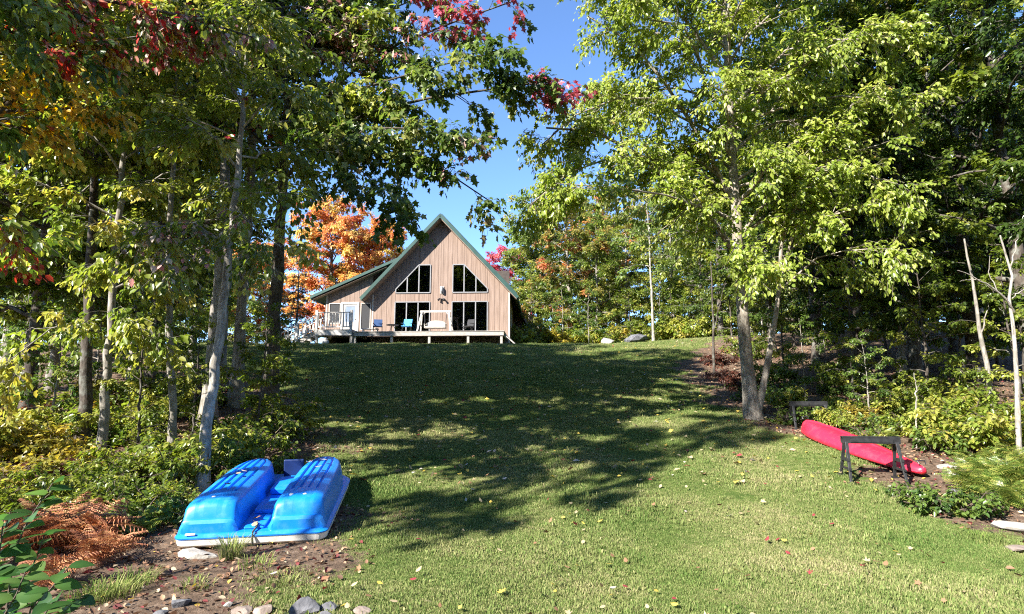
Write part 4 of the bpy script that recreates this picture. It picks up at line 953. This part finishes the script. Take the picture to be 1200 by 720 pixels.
# birch stem and bare saplings
birch = make_tree(41, 10, 4.5, 2.0, 14, dict(fb, col=LIGHTG, nb=2.2, nl=6), 'oval2', tr=.075, bark_m='bark_pale', tpow=.8)
x = X(766, 39, 4.9); plant(birch, 'birch_tree', 'slender white birch stem at the top edge of the lawn', 'tree', x, 39, 1, 0)
def bare_tree(name, label, base, polys, bark_m):
    u, y = base; x = X(u, y, hz(X(u, y), y)); org = np.array((x, y, hz(x, y)-.05))
    t = thing(name, label, 'tree', tuple(org))
    for k, (pl, r0) in enumerate(polys):
        pts = resample([P(a, b_, d) - org for a, b_, d in pl], 10); pts[1:-1] += rng.normal(0, .012, (8, 3))
        if k == 0: pts[0] = (0, 0, -.1)
        obj('trunk' if k == 0 else 'limb', tubes([(pts[None], np.linspace(r0, r0*.3, 10)[None], 7)], 'limb', M[bark_m]), t)
bare_tree('bare_sapling', 'bare whitish dead sapling with forked twigs at the right edge', (1194, 9.5),
  [([(1194,510,9.5),(1190,430,9.5),(1187,370,9.5),(1184,320,9.5),(1181,290,9.5),(1172,276,9.5)], .042),
   ([(1188,365,9.5),(1172,345,9.4),(1150,330,9.3),(1122,317,9.2)], .018), ([(1172,345,9.4),(1160,325,9.4),(1160,300,9.4)], .01),
   ([(1183,315,9.5),(1189,300,9.5),(1193,275,9.5)], .014), ([(1150,330,9.3),(1135,328,9.3),(1125,330,9.2)], .008), ([(1186,350,9.5),(1198,340,9.4),(1210,338,9.4)], .009)], 'bark_pale')
bare_tree('bare_sapling', 'slanting grey dead stem in the dark wood left of the bare white sapling', (1164, 12),
  [([(1164,470,12),(1152,400,12),(1143,350,12),(1136,310,12),(1130,280,12)], .055), ([(1150,390,12),(1158,360,11.9),(1155,345,11.9)], .015)], 'bark_grey')
bare_tree('bare_sapling', 'thin bare stem standing in the brown bank left of the two-stemmed tree', (837, 20),
  [([(837,440,20),(836,400,20),(835,350,20),(833,300,20)], .05), ([(836,390,20),(845,350,19.9),(850,330,19.8)], .02)], 'bark_dark')
bare_tree('dead_stump', 'broken grey stump in the shade of the right wood', (1056, 17),
  [([(1056,425,17),(1056,405,17),(1055,390,17),(1054,382,17)], .14), ([(1058,404,17),(1090,398,16.6),(1120,392,16.2),(1145,390,16)], .03)], 'bark_grey')
bare_tree('fallen_branch', 'short bare upright stick in the bushes behind the kayak', (1073, 10.5), [([(1073,475,10.5),(1073,455,10.5),(1071,437,10.5)], .014), ([(1073,460,10.5),(1078,450,10.5)], .006)], 'bark_pale')

# ------------------------------------------------------------------ saplings and shrubs of the understory
US = 'understory saplings'
for (kd, u, y, s_, rz, lb) in (
 (K_sapdark,160,9.6,.55,1,'dark green sapling between the two thin left trunks'), (K_sap,60,11.5,.6,2,'yellow-green sapling left of the slim dark trunk'),
 (K_sap,150,13.5,.65,3,'yellowish sapling in the light gap of the left thicket'), (K_sapdark,225,10.2,.5,.2,'small green sapling beside the thinnest stem'),
 (K_sapdark,300,10.6,.55,4,'leafy sapling in front of the maple trunk'), (K_sapdark,318,12.4,.42,2.4,'leafy sapling hiding the foot of the maple trunk'),
 (K_sap,20,14.5,.7,.9,'pale sapling at the far left edge'), (K_sap,110,16,.8,5,'pale green sapling deep in the left thicket'),
 (K_sap,205,18,.7,5,'pale green sapling behind the thinnest stem'),
 (K_sap,945,14.5,.5,2,'yellow-green sapling behind the far sawhorse'), (K_sapdark,1000,15,.7,3,'dark sapling above the kayak'), (K_sap,1020,12.6,.42,1,'small yellow-green sapling behind the middle of the kayak'),
 (K_sapdark,920,18,.8,5,'dark sapling behind the second stem of the two-stemmed tree'), (K_sap,660,40,1,2,'light sapling at the right corner of the house'), (K_sap,690,38,.9,4,'light sapling behind the boulders'),
 (K_sapdark,790,40,1.0,1,'green sapling right of the birch stem'), (K_sapdark,740,41,1.1,0,'green sapling left of the birch stem'), (K_sapdark,858,26,.9,2,'green sapling on the brown bank'),
 (K_sapdark,1090,14,.8,2,'dark sapling left of the slanting dead stem'), (K_sapdark,1200,12,.75,1,'dark sapling behind the bare white sapling')):
    x = X(u, y, hz(X(u, y), y)); plant(kd, 'sapling', lb, 'sapling', x, y, s_*1.0, rz, US)
for k, (u, y, s_) in enumerate(((625,43,1.2),(648,44,1.3),(680,45,1.2),(715,44,1.1),(775,43,1.2),(810,41,1.2),(840,37,1.1),(870,31,1.1),(895,28,1.1),(930,25,1.1),(965,24,1.1),(1000,22,1.0),(1040,20,1.1),(1080,19.5,1.1),(1130,17,1.0),(1170,17.5,1.1),(1210,17,1.0),(880,36,1.3),(950,30,1.3),(1020,28,1.3),(1100,26,1.3),(1180,26,1.3),(40,20,1.1),(100,22,1.1),(160,21,1.0),(0,22,1.1),(215,30,1.2),(255,33,1.1),(130,30,1.2),(70,30,1.2),(20,33,1.2))):
    ww = 'of the left wood' if u < 300 else ('beyond the lawn right of the house' if u < 850 else ('behind the two-stemmed tree' if u < 960 else 'of the right wood'))
    x = X(u, y, hz(X(u, y), y)); plant(K_sap if k % 3 else K_sapdark, 'sapling', 'leafy young tree in the undergrowth ' + ww, 'sapling', x, y, s_, k*.9, 'young trees in the undergrowth ' + ww)
def make_shrub(seed, Ht, rad, nst, p, kind, leaf_m='leaf'):
    g = np.random.default_rng(seed); L = []; Rr = []
    for k in range(nst):
        a = k*2.4+g.normal(0,.3); el = R(g.uniform(35, 85)); r0 = g.uniform(0, .25)*rad
        d = (math.cos(a)*math.cos(el), math.sin(a)*math.cos(el), math.sin(el))
        L.append(curved(g, (r0*math.cos(a), r0*math.sin(a), -.05), d, Ht*g.uniform(.65, 1.15), rise=.1, droop=.25)); Rr.append(np.linspace(.012, .004, 6))
    L = np.array(L); Rr = np.array(Rr)
    (bP,bR),(tP,tR),lf = foliage(g, L, Rr, p)
    return {'stem': tubes([(L,Rr,5),(bP,bR,3),(tP,tR,3)], 'stem', M['twig']), 'foliage': leaves_mesh('foliage', *lf, kind, M[leaf_m])}
sp_ = dict(nb=6, bl=(.15,.35), nt=4, tl=(.1,.25), nl=7, ls=.075, bt=(.15,1))
S_dark = make_shrub(51, .8, .5, 16, dict(sp_, col=GREEN), 'oval4')
S_yel = make_shrub(52, .85, .5, 18, dict(sp_, col=YELG, ls=.085), 'oval4')
S_gold = make_shrub(53, .7, .5, 14, dict(sp_, col=pal([(.12,.14,.03,2),(.30,.27,.05,3),(.42,.33,.06,3),(.35,.17,.05,1)])), 'maple')
S_low = make_shrub(54, .38, .4, 16, dict(sp_, col=pal([(.07,.13,.03,2),(.13,.2,.04,3),(.22,.26,.06,2)]), bl=(.08,.2), tl=(.06,.14), ls=.06), 'oval4')
S_red = make_shrub(55, .55, .45, 14, dict(sp_, col=pal([(.08,.035,.025,3),(.16,.06,.04,3),(.3,.13,.06,1)])), 'oval4')
for (kd, u, y, s_, rz, nm, lb) in (
 (S_dark,215,8.3,1.0,0,'shrub','dark leafy shrub left of the leaning trunk'), (S_dark,262,8.7,.9,1,'shrub','dark leafy shrub right behind the leaning trunk'),
 (S_dark,290,9.3,1.1,2,'shrub','dark green shrub behind the left pontoon'), (S_dark,180,8.8,1.0,3,'shrub','dark green shrub in front of the thinnest stem'),
 (S_dark,320,11,1.2,4,'shrub','dark green shrub at the foot of the maple'), (S_dark,145,8.2,.9,5,'shrub','dark shrub behind the brown fern'),
 (S_dark,190,7.3,.6,5.5,'shrub','small leafy shrub left of the pedal boat'), (S_low,222,7.2,.9,.5,'ground_cover_plant','low leafy plant touching the left side of the pedal boat'),
 (S_gold,90,8.9,.9,1.5,'shrub','golden shrub left of the thin grey trunk'), (S_gold,40,9.8,1.1,2.5,'shrub','yellow shrub behind the large-leaved plant'),
 (S_yel,65,10.8,1.0,.7,'shrub','yellow-green shrub at the foot of the slim dark trunk'), (S_yel,150,11.5,1.1,3.8,'shrub','yellow-green shrub between the trunks'),
 (S_red,25,11.2,1.2,1.2,'shrub','brownish red shrub at the left edge'), (S_red,240,14.5,1.3,1.2,'shrub','rusty shrub seen behind the leaning trunk'),
 (S_gold,10,8.0,.9,.3,'shrub','yellowing bush at the left edge above the brown ferns'), (S_red,50,8.2,.9,1.3,'shrub','reddish brown bush behind the brown ferns'), (S_dark,85,7.6,.8,2.1,'shrub','green bush just behind the large brown fern'), (S_dark,20,7.2,.8,4.1,'shrub','green bush behind the large-leaved stems'), (S_yel,-5,9.6,1.0,2.1,'shrub','pale green bush cut by the left border'),
 (S_gold,120,14,1.3,4.2,'shrub','golden shrub deep in the left thicket'), (S_dark,120,7.4,.7,1.1,'shrub','dark low shrub right of the brown fern'),
 (S_yel,190,13,1.3,.4,'shrub','pale shrub behind the thinnest stem'), (S_yel,10,13,1.3,.2,'shrub','pale shrub at the left edge of the thicket'),
 (S_yel,1115,10.4,1.0,0,'shrub','bright yellow-green bush left of the bare white sapling'), (S_yel,1150,9.9,1.0,1.4,'shrub','bright yellow-green bush at the foot of the bare white sapling'),
 (S_yel,1180,10.5,1.0,2.8,'shrub','tall yellow-green bush at the right edge'), (S_yel,1075,11.3,.8,3.3,'shrub','yellow-green bush behind the near end of the kayak'),
 (S_yel,1135,11.6,1.15,4.0,'shrub','taller bush behind the bright yellow-green ones'), (S_low,1100,10.2,1.3,.8,'ground_cover_plant','pale low plant in front of the bright bushes'),
 (S_low,1035,11.6,1.2,.5,'ground_cover_plant','low pale plant behind the middle of the kayak'), (S_yel,985,13,.7,5,'shrub','small yellow bush behind the far end of the kayak'),
 (S_low,955,13.2,1.2,2.2,'ground_cover_plant','low leafy plant behind the far sawhorse'), (S_gold,1010,12.2,.7,1.8,'shrub','golden low bush behind the kayak'),
 (S_yel,925,14,.8,1.9,'shrub','small bush right of the two-stemmed trunk'), (S_dark,1045,12.8,1.1,2,'shrub','shaded bush in the wood behind the kayak'),
 (S_low,1085,7.6,.95,0,'ground_cover_plant','low green plant right of the near sawhorse'), (S_low,1112,7.5,1.0,1,'ground_cover_plant','low green plant in front of the ferns'), (S_low,1140,7.35,1.0,2.3,'ground_cover_plant','low green plant under the ferns near the pale rock'),
 (S_low,1070,8.0,.7,4.4,'ground_cover_plant','small low plant touching the leg of the near sawhorse'),
 (S_red,850,19,1.0,1,'shrub','dark reddish shrub on the brown bank'), (S_red,870,17,1.0,3,'shrub','dark reddish shrub behind the two-stemmed trunk'), (S_red,843,22,1.1,4,'shrub','reddish shrub at the top of the brown bank'),
 (S_red,1165,9.2,.5,2,'shrub','orange brown low shrub between the bright bush and the ferns'), (S_dark,905,17,1.2,.9,'shrub','dark shrub in the shade behind the two-stemmed tree'), (S_dark,980,16,1.2,2.9,'shrub','dark shrub in the shade of the right wood'),
 (S_dark,1110,13.5,1.3,.1,'shrub','dark bush behind the bright bushes'), (S_dark,880,23,1.4,.1,'shrub','dark bush far back on the bank')):
    x = X(u, y, hz(X(u, y), y)); plant(kd, nm, lb, 'plant' if nm != 'shrub' else 'shrub', x, y, s_, rz, 'shrubs' if nm == 'shrub' else 'low plants')

# ------------------------------------------------------------------ ferns
for k, u in enumerate(range(606, 850, 17)):
    y = 40.5 + (k % 3)*1.3 - (u > 780)*3; x = X(u, y, hz(X(u, y), y)); plant([S_yel, S_dark, S_yel, S_gold][k % 4], 'forest_edge_bush', 'leafy bush along the forest edge beyond the lawn right of the house', 'bush', x, y, 2.3+.4*math.sin(k*2.1), k, 'bushes along the far forest edge')
g_ = np.random.default_rng(77)
for k in range(46):
    if k < 28: y = g_.uniform(6.6, 12); u = g_.uniform(20, 330) if y > 8.9 else g_.uniform(100, 225)
    else: y = g_.uniform(9.8, 17); u = 600 + 700*g_.uniform(5.7, 12)/y
    if u > 1230: u = 1000 + g_.uniform(0, 200)
    x = X(u, y, hz(X(u, y), y))
    if lawn(x, y) > .2: continue
    plant([S_low, S_dark, S_low, S_yel][k % 4], 'undergrowth_plant', 'low leafy plant growing in the litter of the left wood' if k < 28 else 'low leafy plant growing in the litter of the right wood', 'plant', x, y, [1.0,.5,.8,.45][k % 4]*g_.uniform(.8,1.3), k, 'low plants of the left wood' if k < 28 else 'low plants of the right wood')
def frond_mesh(seed, L, col, n_=19):
    g = np.random.default_rng(seed); V = []; F_ = []; C = []
    def rach(s): return np.array((0, L*(.42*s+.4*s*s), L*(1.0*s - .72*s*s)))
    prev = None
    for k in range(13):
        p = rach(k/12); w = .004*(1-.7*k/12); b_ = len(V)
        V += [p+(-w,0,0), p+(w,0,0)]; C += [np.array(col[0])*.7]*2
        if k: F_.append((b_-2, b_-1, b_+1, b_))
    for k in range(n_):
        s = .1 + .9*k/n_; pl = L*.30*math.sin(math.pi*min(1, (.12+.88*s))**.8)**.8*(1.05-s*.35)+.01
        for sd_ in (-1, 1):
            p = rach(s); tdir = nrm(rach(min(1, s+.03))-rach(s-.03))
            out = nrm(np.array((sd_, 0, 0))*.9 + tdir*.42 + np.array((0,0,-.18)) + g.normal(0,.07,3)); up = np.cross(out, tdir)*sd_
            c = np.array(col[g.integers(len(col))])*g.uniform(.75,1.25)
            m_ = 5                        # leaflets along the pinna
            for j in range(m_):
                q0 = p + out*pl*(j/m_); q1 = p + out*pl*((j+1.25)/m_); wd = L*.0105*(1-.55*j/m_); b_ = len(V)
                mid = (q0+q1)/2; V += [q0, mid - tdir*wd + np.array((0,0,-.004)), q1 + np.array((0,0,-.006*j)), mid + tdir*wd + np.array((0,0,.004))]; C += [c]*4
                F_ += [(b_, b_+1, b_+2, b_+3)]
    lo = [i for f in F_ for i in f]; to = [len(f) for f in F_]; st_ = np.concatenate([[0], np.cumsum(to)[:-1]])
    return raw_mesh('frond', np.array(V), lo, st_, to, M['dry_leaf' if col[0][0] > .2 and col[0][1] < .15 else 'leaf'], np.array(C))
BR = [(.30,.12,.055),(.40,.17,.075),(.24,.085,.04),(.46,.26,.12),(.18,.07,.04)]; YF = [(.15,.22,.04),(.24,.29,.06),(.33,.33,.08),(.10,.17,.03)]
F_br = [frond_mesh(k, .6, BR) for k in range(3)]; F_yl = [frond_mesh(k+5, .55, YF) for k in range(3)]
def fern(label, u, y, s_, meshes, nf, seed, group):
    g = np.random.default_rng(seed); x = X(u, y, .1); t = thing('fern', label, 'fern', (x, y, hz(x, y)), 0, group); t.scale = (s_,)*3
    for k in range(nf):
        o = obj('frond', meshes[k % len(meshes)], t); o.rotation_euler = (g.uniform(-.05,.7), g.normal(0,.3), k*2.4+g.normal(0,.3)); o.scale = (g.uniform(.8,1.1),)*3; o.location = (g.normal(0,.04), g.normal(0,.04), 0)
fern('large rust-brown fern at the lower left', 90, 6.3, 1.25, F_br, 26, 1, 'brown ferns')
fern('rust-brown fern behind the stems of the large-leaved plant', 38, 6.2, 1.2, F_br, 22, 2, 'brown ferns')
fern('low brown fern sprawling right of the large brown one', 118, 5.8, .85, F_br, 14, 3, 'brown ferns')
fern('dark brown fern low in the left corner', 62, 5.3, .8, F_br, 14, 4, 'brown ferns')
for k, (u, y, s_, lb) in enumerate(((1165,8.4,1.1,'yellow-green fern right of the kayak tip'),(1195,8.1,1.2,'yellow-green fern at the right edge above the pale rock'),(1145,8.0,1.0,'yellow-green fern nearest to the kayak tip'),(1180,7.6,1.0,'green fern in front at the right edge'),(1205,9.0,1.2,'yellow-green fern furthest back at the right edge'),(1150,9.1,.9,'yellow fern under the bright bush'))):
    fern(lb, u, y, s_, F_yl, 18, 20+k, 'green ferns by the kayak')
for k, (u, y, s_, lb) in enumerate(((1040,11,.7,'small yellow fern just behind the kayak'),(990,12.6,.7,'small yellow fern behind the far end of the kayak'),(170,6.7,.6,'small green fern between the brown fern and the boat'))):
    fern(lb, u, y, s_, F_yl, 12, 40+k, 'small ferns')

# ------------------------------------------------------------------ the large-leaved plant in the lower left corner
def big_leaf(col):
    V = []; F_ = []; C = []; prof = [(0,.0),(.12,.22),(.3,.34),(.5,.36),(.7,.28),(.88,.13),(1,0)]
    for t_, w in prof:
        dz = -.22*t_*t_
        V += [(-w, t_, dz+w*.16), (0, t_, dz), (w, t_, dz+w*.16)]; C += [np.array(col)*.93, np.array(col)*1.12, np.array(col)*.93]
    for k in range(len(prof)-1):
        a = k*3; F_ += [(a, a+1, a+4, a+3), (a+1, a+2, a+5, a+4)]
    lo = [i for f in F_ for i in f]; n4 = len(F_)
    return raw_mesh('leaf', np.array(V), lo, np.arange(n4)*4, np.full(n4, 4), M['leaf'], np.array(C), smooth=True)
BLM = [big_leaf(c) for c in ((.05,.12,.03),(.075,.16,.04),(.035,.09,.022),(.11,.19,.05))]
def leafy_stem(label, pts, nl, seed, ls):
    g = np.random.default_rng(seed); org = np.array(pts[0]); org[2] = hz(org[0], org[1])-.02
    t = thing('leafy_plant', label, 'plant', tuple(org), 0, 'large-leaved plant stems')
    pl = resample([np.array(p)-org if k else np.zeros(3) for k, p in enumerate(pts)], 14)
    obj('stem', tubes([(pl[None], np.linspace(.008,.003,14)[None], 6)], 'stem', M['twig']), t)
    for k in range(nl):
        f = .22 + .78*k/(nl-1); p, T_ = sample(pl[None], np.array([f])); p = p[0]; T_ = T_[0]; a = k*2.2 + g.normal(0,.4)
        d = nrm(np.array((math.cos(a), math.sin(a), g.uniform(-.35,.25))) + T_*.3); up = nrm(np.array((-.2,-.45,1)) + g.normal(0,.3,3)); x_ = nrm(np.cross(d, up)); z_ = np.cross(x_, d)
        o = obj('leaf', BLM[g.integers(4)], t); s_ = ls*g.uniform(.75,1.2)
        o.matrix_local = Matrix(((x_[0]*s_,d[0]*s_,z_[0]*s_,p[0]),(x_[1]*s_,d[1]*s_,z_[1]*s_,p[1]),(x_[2]*s_,d[2]*s_,z_[2]*s_,p[2]),(0,0,0,1)))
leafy_stem('tall arching stem of large green leaves in the lower left corner', [P(5,740,3.5),P(12,680,3.5),P(22,630,3.5),P(40,600,3.5),P(62,566,3.5)], 25, 1, .13)
leafy_stem('large-leaved green stem at the left edge', [P(-25,740,3.6),P(-15,690,3.6),P(0,640,3.6),P(12,600,3.6)], 21, 2, .13)
leafy_stem('low large-leaved stem spreading right along the bottom left', [P(20,745,3.3),P(35,715,3.3),P(60,690,3.3),P(80,665,3.35)], 21, 3, .12)
leafy_stem('short large-leaved stem at the bottom edge', [P(40,750,3.2),P(48,730,3.2),P(58,710,3.2),P(66,700,3.2)], 15, 4, .11)
leafy_stem('leafy stem leaning against the brown fern in the corner', [P(10,745,3.7),P(22,700,3.7),P(40,660,3.7),P(52,628,3.7)], 24, 6, .11)
leafy_stem('upright leafy stem right at the left border', [P(-18,745,3.4),P(-10,700,3.4),P(-2,660,3.4),P(4,610,3.4)], 27, 7, .11)
leafy_stem('leafy stem bending low over the bottom left grass', [P(55,745,3.5),P(68,720,3.5),P(84,705,3.5),P(100,700,3.5)], 19, 8, .09)
leafy_stem('dense low large-leaved stem filling the corner', [P(-10,750,3.3),P(5,720,3.3),P(18,700,3.3),P(30,670,3.3)], 22, 5, .12)
# ------------------------------------------------------------------ long grass clumps
M['grass_long'] = grass_material('grass_long', [(.42, (.07,.13,.02)), (.62, (.14,.2,.04)), (.78, (.25,.28,.08)), (.95, (.36,.34,.15))])
def grass_clump(label, u, y, n_, h, rad, seed):
    g = np.random.default_rng(seed); V = []; L = []; C = []
    for i in range(n_):
        a = g.uniform(0, 6.28); r0 = rad*math.sqrt(g.random())*.5; bx_, by_ = r0*math.cos(a), r0*math.sin(a); hh = h*g.uniform(.5,1.1); ln = hh*g.uniform(.3,.95); b_ = a+g.normal(0,.6)
        px, py = -math.sin(b_)*.0035, math.cos(b_)*.0035; k = len(V)
        for s in (0,.4,.75): V += [(bx_+math.cos(b_)*ln*s*s-px*(1-s*.4), by_+math.sin(b_)*ln*s*s-py*(1-s*.4), hh*(s-.25*s*s)*1.2), (bx_+math.cos(b_)*ln*s*s+px*(1-s*.4), by_+math.sin(b_)*ln*s*s+py*(1-s*.4), hh*(s-.25*s*s)*1.2)]
        V += [(bx_+math.cos(b_)*ln, by_+math.sin(b_)*ln, hh*.78)]; C += [g.random()]*7
        L += [(k,k+1,k+3,k+2),(k+2,k+3,k+5,k+4),(k+4,k+5,k+6)]
    lo = [i for f in L for i in f]; to = [len(f) for f in L]; st_ = np.concatenate([[0], np.cumsum(to)[:-1]])
    x = X(u, y, .1); o = obj('grass_clump', raw_mesh('grass_clump', np.array(V), lo, st_, to, M['grass_long'], np.stack([C]*3, 1))); o.location = (x, y, hz(x, y)-.01)
    tag(o, label, 'grass clump', 'long grass clumps')
for k, (u, y, n_, h, rad, lb) in enumerate(((272,5.95,170,.26,.22,'clump of long grass in front of the boat rope'),(135,5.0,150,.2,.35,'long grass clump below the brown fern'),(105,4.9,130,.18,.35,'long grass clump left of the stones under the fern'),(160,5.3,110,.16,.3,'thin grass clump right of the brown fern'),(300,5.6,80,.12,.3,'sparse grass clump in the dirt near the boat'),(230,5.1,70,.10,.3,'sparse grass clump behind the mottled stones'),(1150,6.6,90,.12,.4,'sparse grass clump on the dirt at the right edge'),(330,5.2,60,.09,.3,'sparse low grass clump in the dirt above the dark stones'))):
    grass_clump(lb, u, y, n_, h, rad, 70+k)

# ------------------------------------------------------------------ fallen leaves
def one_leaf(kind, col, curl):
    tv, tf = LEAF[kind]; V = np.array(tv, float); V[:, 2] = curl*(V[:, 0]**2*1.6 + (V[:, 1]-.4)**2*.8)
    lo = [i for f in tf for i in f]; to = [len(f) for f in tf]; st_ = np.concatenate([[0], np.cumsum(to)[:-1]])
    return raw_mesh('fallen_leaf', V, lo, st_, to, M['dry_leaf'], np.array([col]*len(V)))
FL = {'yellow': (.52,.38,.07), 'pale straw': (.42,.33,.19), 'dark red': (.22,.035,.04), 'brown': (.26,.14,.075), 'whitish': (.42,.37,.33)}
FM = {k: [one_leaf(kd, c, cu) for kd in ('oval4', 'maple') for cu in (.25, .7)] for k, c in FL.items()}
g = np.random.default_rng(5); cnt = 0
cands = []
while len(cands) < 300:
    y = 4.3 + 6.2*g.random()**1.25; x = g.uniform(-3.4, 5.6)
    if abs(x) > y*.86+.1 or lawn(x, y) < .25: continue
    if .5+.35*math.sin(x*2.3+1.1*y)+.3*math.sin(x*.9-y*2.7+2) < g.random(): continue
    cands.append((x, y))
for x, y in cands:
    w = g.choice(['yellow', 'pale straw', 'dark red', 'brown', 'whitish'], p=[.22,.3,.15,.28,.05])
    o = obj('fallen_leaf', FM[w][g.choice(4, p=[.38,.46,.06,.1])]); s_ = g.uniform(.04,.075); o.scale = (s_,)*3
    o.location = (x, y, hz(x, y)+.035+g.uniform(0,.015)); o.rotation_euler = (g.normal(0,.35), g.normal(0,.35), g.uniform(0,6.28))
    tag(o, {'yellow':'fallen yellow leaf lying on the near lawn','pale straw':'fallen straw-coloured leaf lying on the near lawn','dark red':'fallen dark red leaf lying on the near lawn','brown':'fallen brown leaf lying on the near lawn','whitish':'fallen whitish leaf lying on the near lawn'}[w], 'leaf', 'fallen %s leaves on the near lawn' % w)
def litter(name, x, y, sz, cols, wts, lift=.02, kind='oval2', tilt=.4):
    N = len(x); pos = np.stack([x, y, H(x, y)+lift*g.uniform(.3,1.4,N)], 1); a = g.uniform(0, 6.28, N)
    ax = np.stack([np.cos(a), np.sin(a), g.normal(0, tilt*.6, N)], 1); up = nrm(np.array([[0,0,1.]]) + g.normal(0, tilt, (N,3)))
    c = np.array(cols)[g.choice(len(cols), N, p=np.array(wts)/sum(wts))]*g.uniform(.7,1.3,(N,1))
    return leaves_mesh(name, pos, ax, up, sz*g.uniform(.6,1.3,N), c, kind, M['dry_leaf'])
x, y = scatter(5200, -14, 12, 8.5, 33, lambda x, y: (lawn(x, y) > .3)*np.clip(1.2-(y-9)/30, .25, 1))
o = obj('fallen_leaves', litter('fallen_leaves', x, y, .1, [FL[k] for k in ('yellow','pale straw','dark red','brown','whitish')], [3,4,1,1.5,1], lift=.05)); o['kind'] = 'stuff'; o['label'] = 'scattered small fallen leaves across the upper lawn'
x1, y1 = scatter(40000, -13, -1, 3.6, 22, lambda x, y: np.clip(1-lawn(x, y)*1.15, 0, 1)*np.clip(1.25-(y-4)/22, .2, 1))
x2, y2 = scatter(36000, 4, 16, 5, 28, lambda x, y: np.clip(1-lawn(x, y)*1.15, 0, 1)*np.clip(1.25-(y-5)/26, .2, 1))
o = obj('leaf_litter', litter('leaf_litter', np.concatenate([x1,x2]), np.concatenate([y1,y2]), .055, [(.10,.055,.035),(.2,.11,.065),(.32,.2,.12),(.14,.03,.03),(.45,.36,.24),(.5,.36,.07)], [4,4,3,2,1.2,.8], tilt=.7, kind='oval4')); o['kind'] = 'stuff'; o['label'] = 'brown leaf litter covering the forest floor and dirt'
# leaves lying on the pedal boat
bpy.context.view_layer.update()
for k, (bx_, by_, w) in enumerate(((-.42,1.0,'pale straw'),(-.33,1.08,'whitish'),(-.47,1.25,'brown'),(.3,1.45,'whitish'),(.42,1.2,'pale straw'),(.36,1.7,'brown'),(.5,1.55,'whitish'),(-.36,.55,'brown'))):
    o = obj('fallen_leaf', FM[w][k % 4]); o.scale = (.085,)*3; p = boat.matrix_world @ Vector((bx_, by_, .124+.345)); o.location = p; o.rotation_euler = (.1, .05, k*1.3)
    tag(o, ['curled straw-coloured leaf on the left pontoon','whitish leaf beside the curled one on the left pontoon','brown leaf further up the left pontoon','whitish leaf halfway up the right pontoon','straw-coloured leaf in the middle of the right pontoon','brown leaf near the far end of the right pontoon','whitish leaf at the right side of the right pontoon','small brown leaf near the front of the left pontoon'][k], 'leaf', 'leaves on the pedal boat')
for k, (bx_, by_, w) in enumerate(((-.0,.06,'pale straw'),(.07,.12,'whitish'),(-.06,.3,'brown'))):
    o = obj('fallen_leaf', FM[w][k % 4]); o.scale = (.1,)*3; p = boat.matrix_world @ Vector((bx_, by_, .165)); o.location = p; o.rotation_euler = (.3, .1, k*2.3)
    tag(o, ['straw-coloured leaf caught at the boat rope','whitish leaf behind the boat rope','brown leaf in the gap between the pontoons'][k], 'leaf', 'leaves between the pontoons')
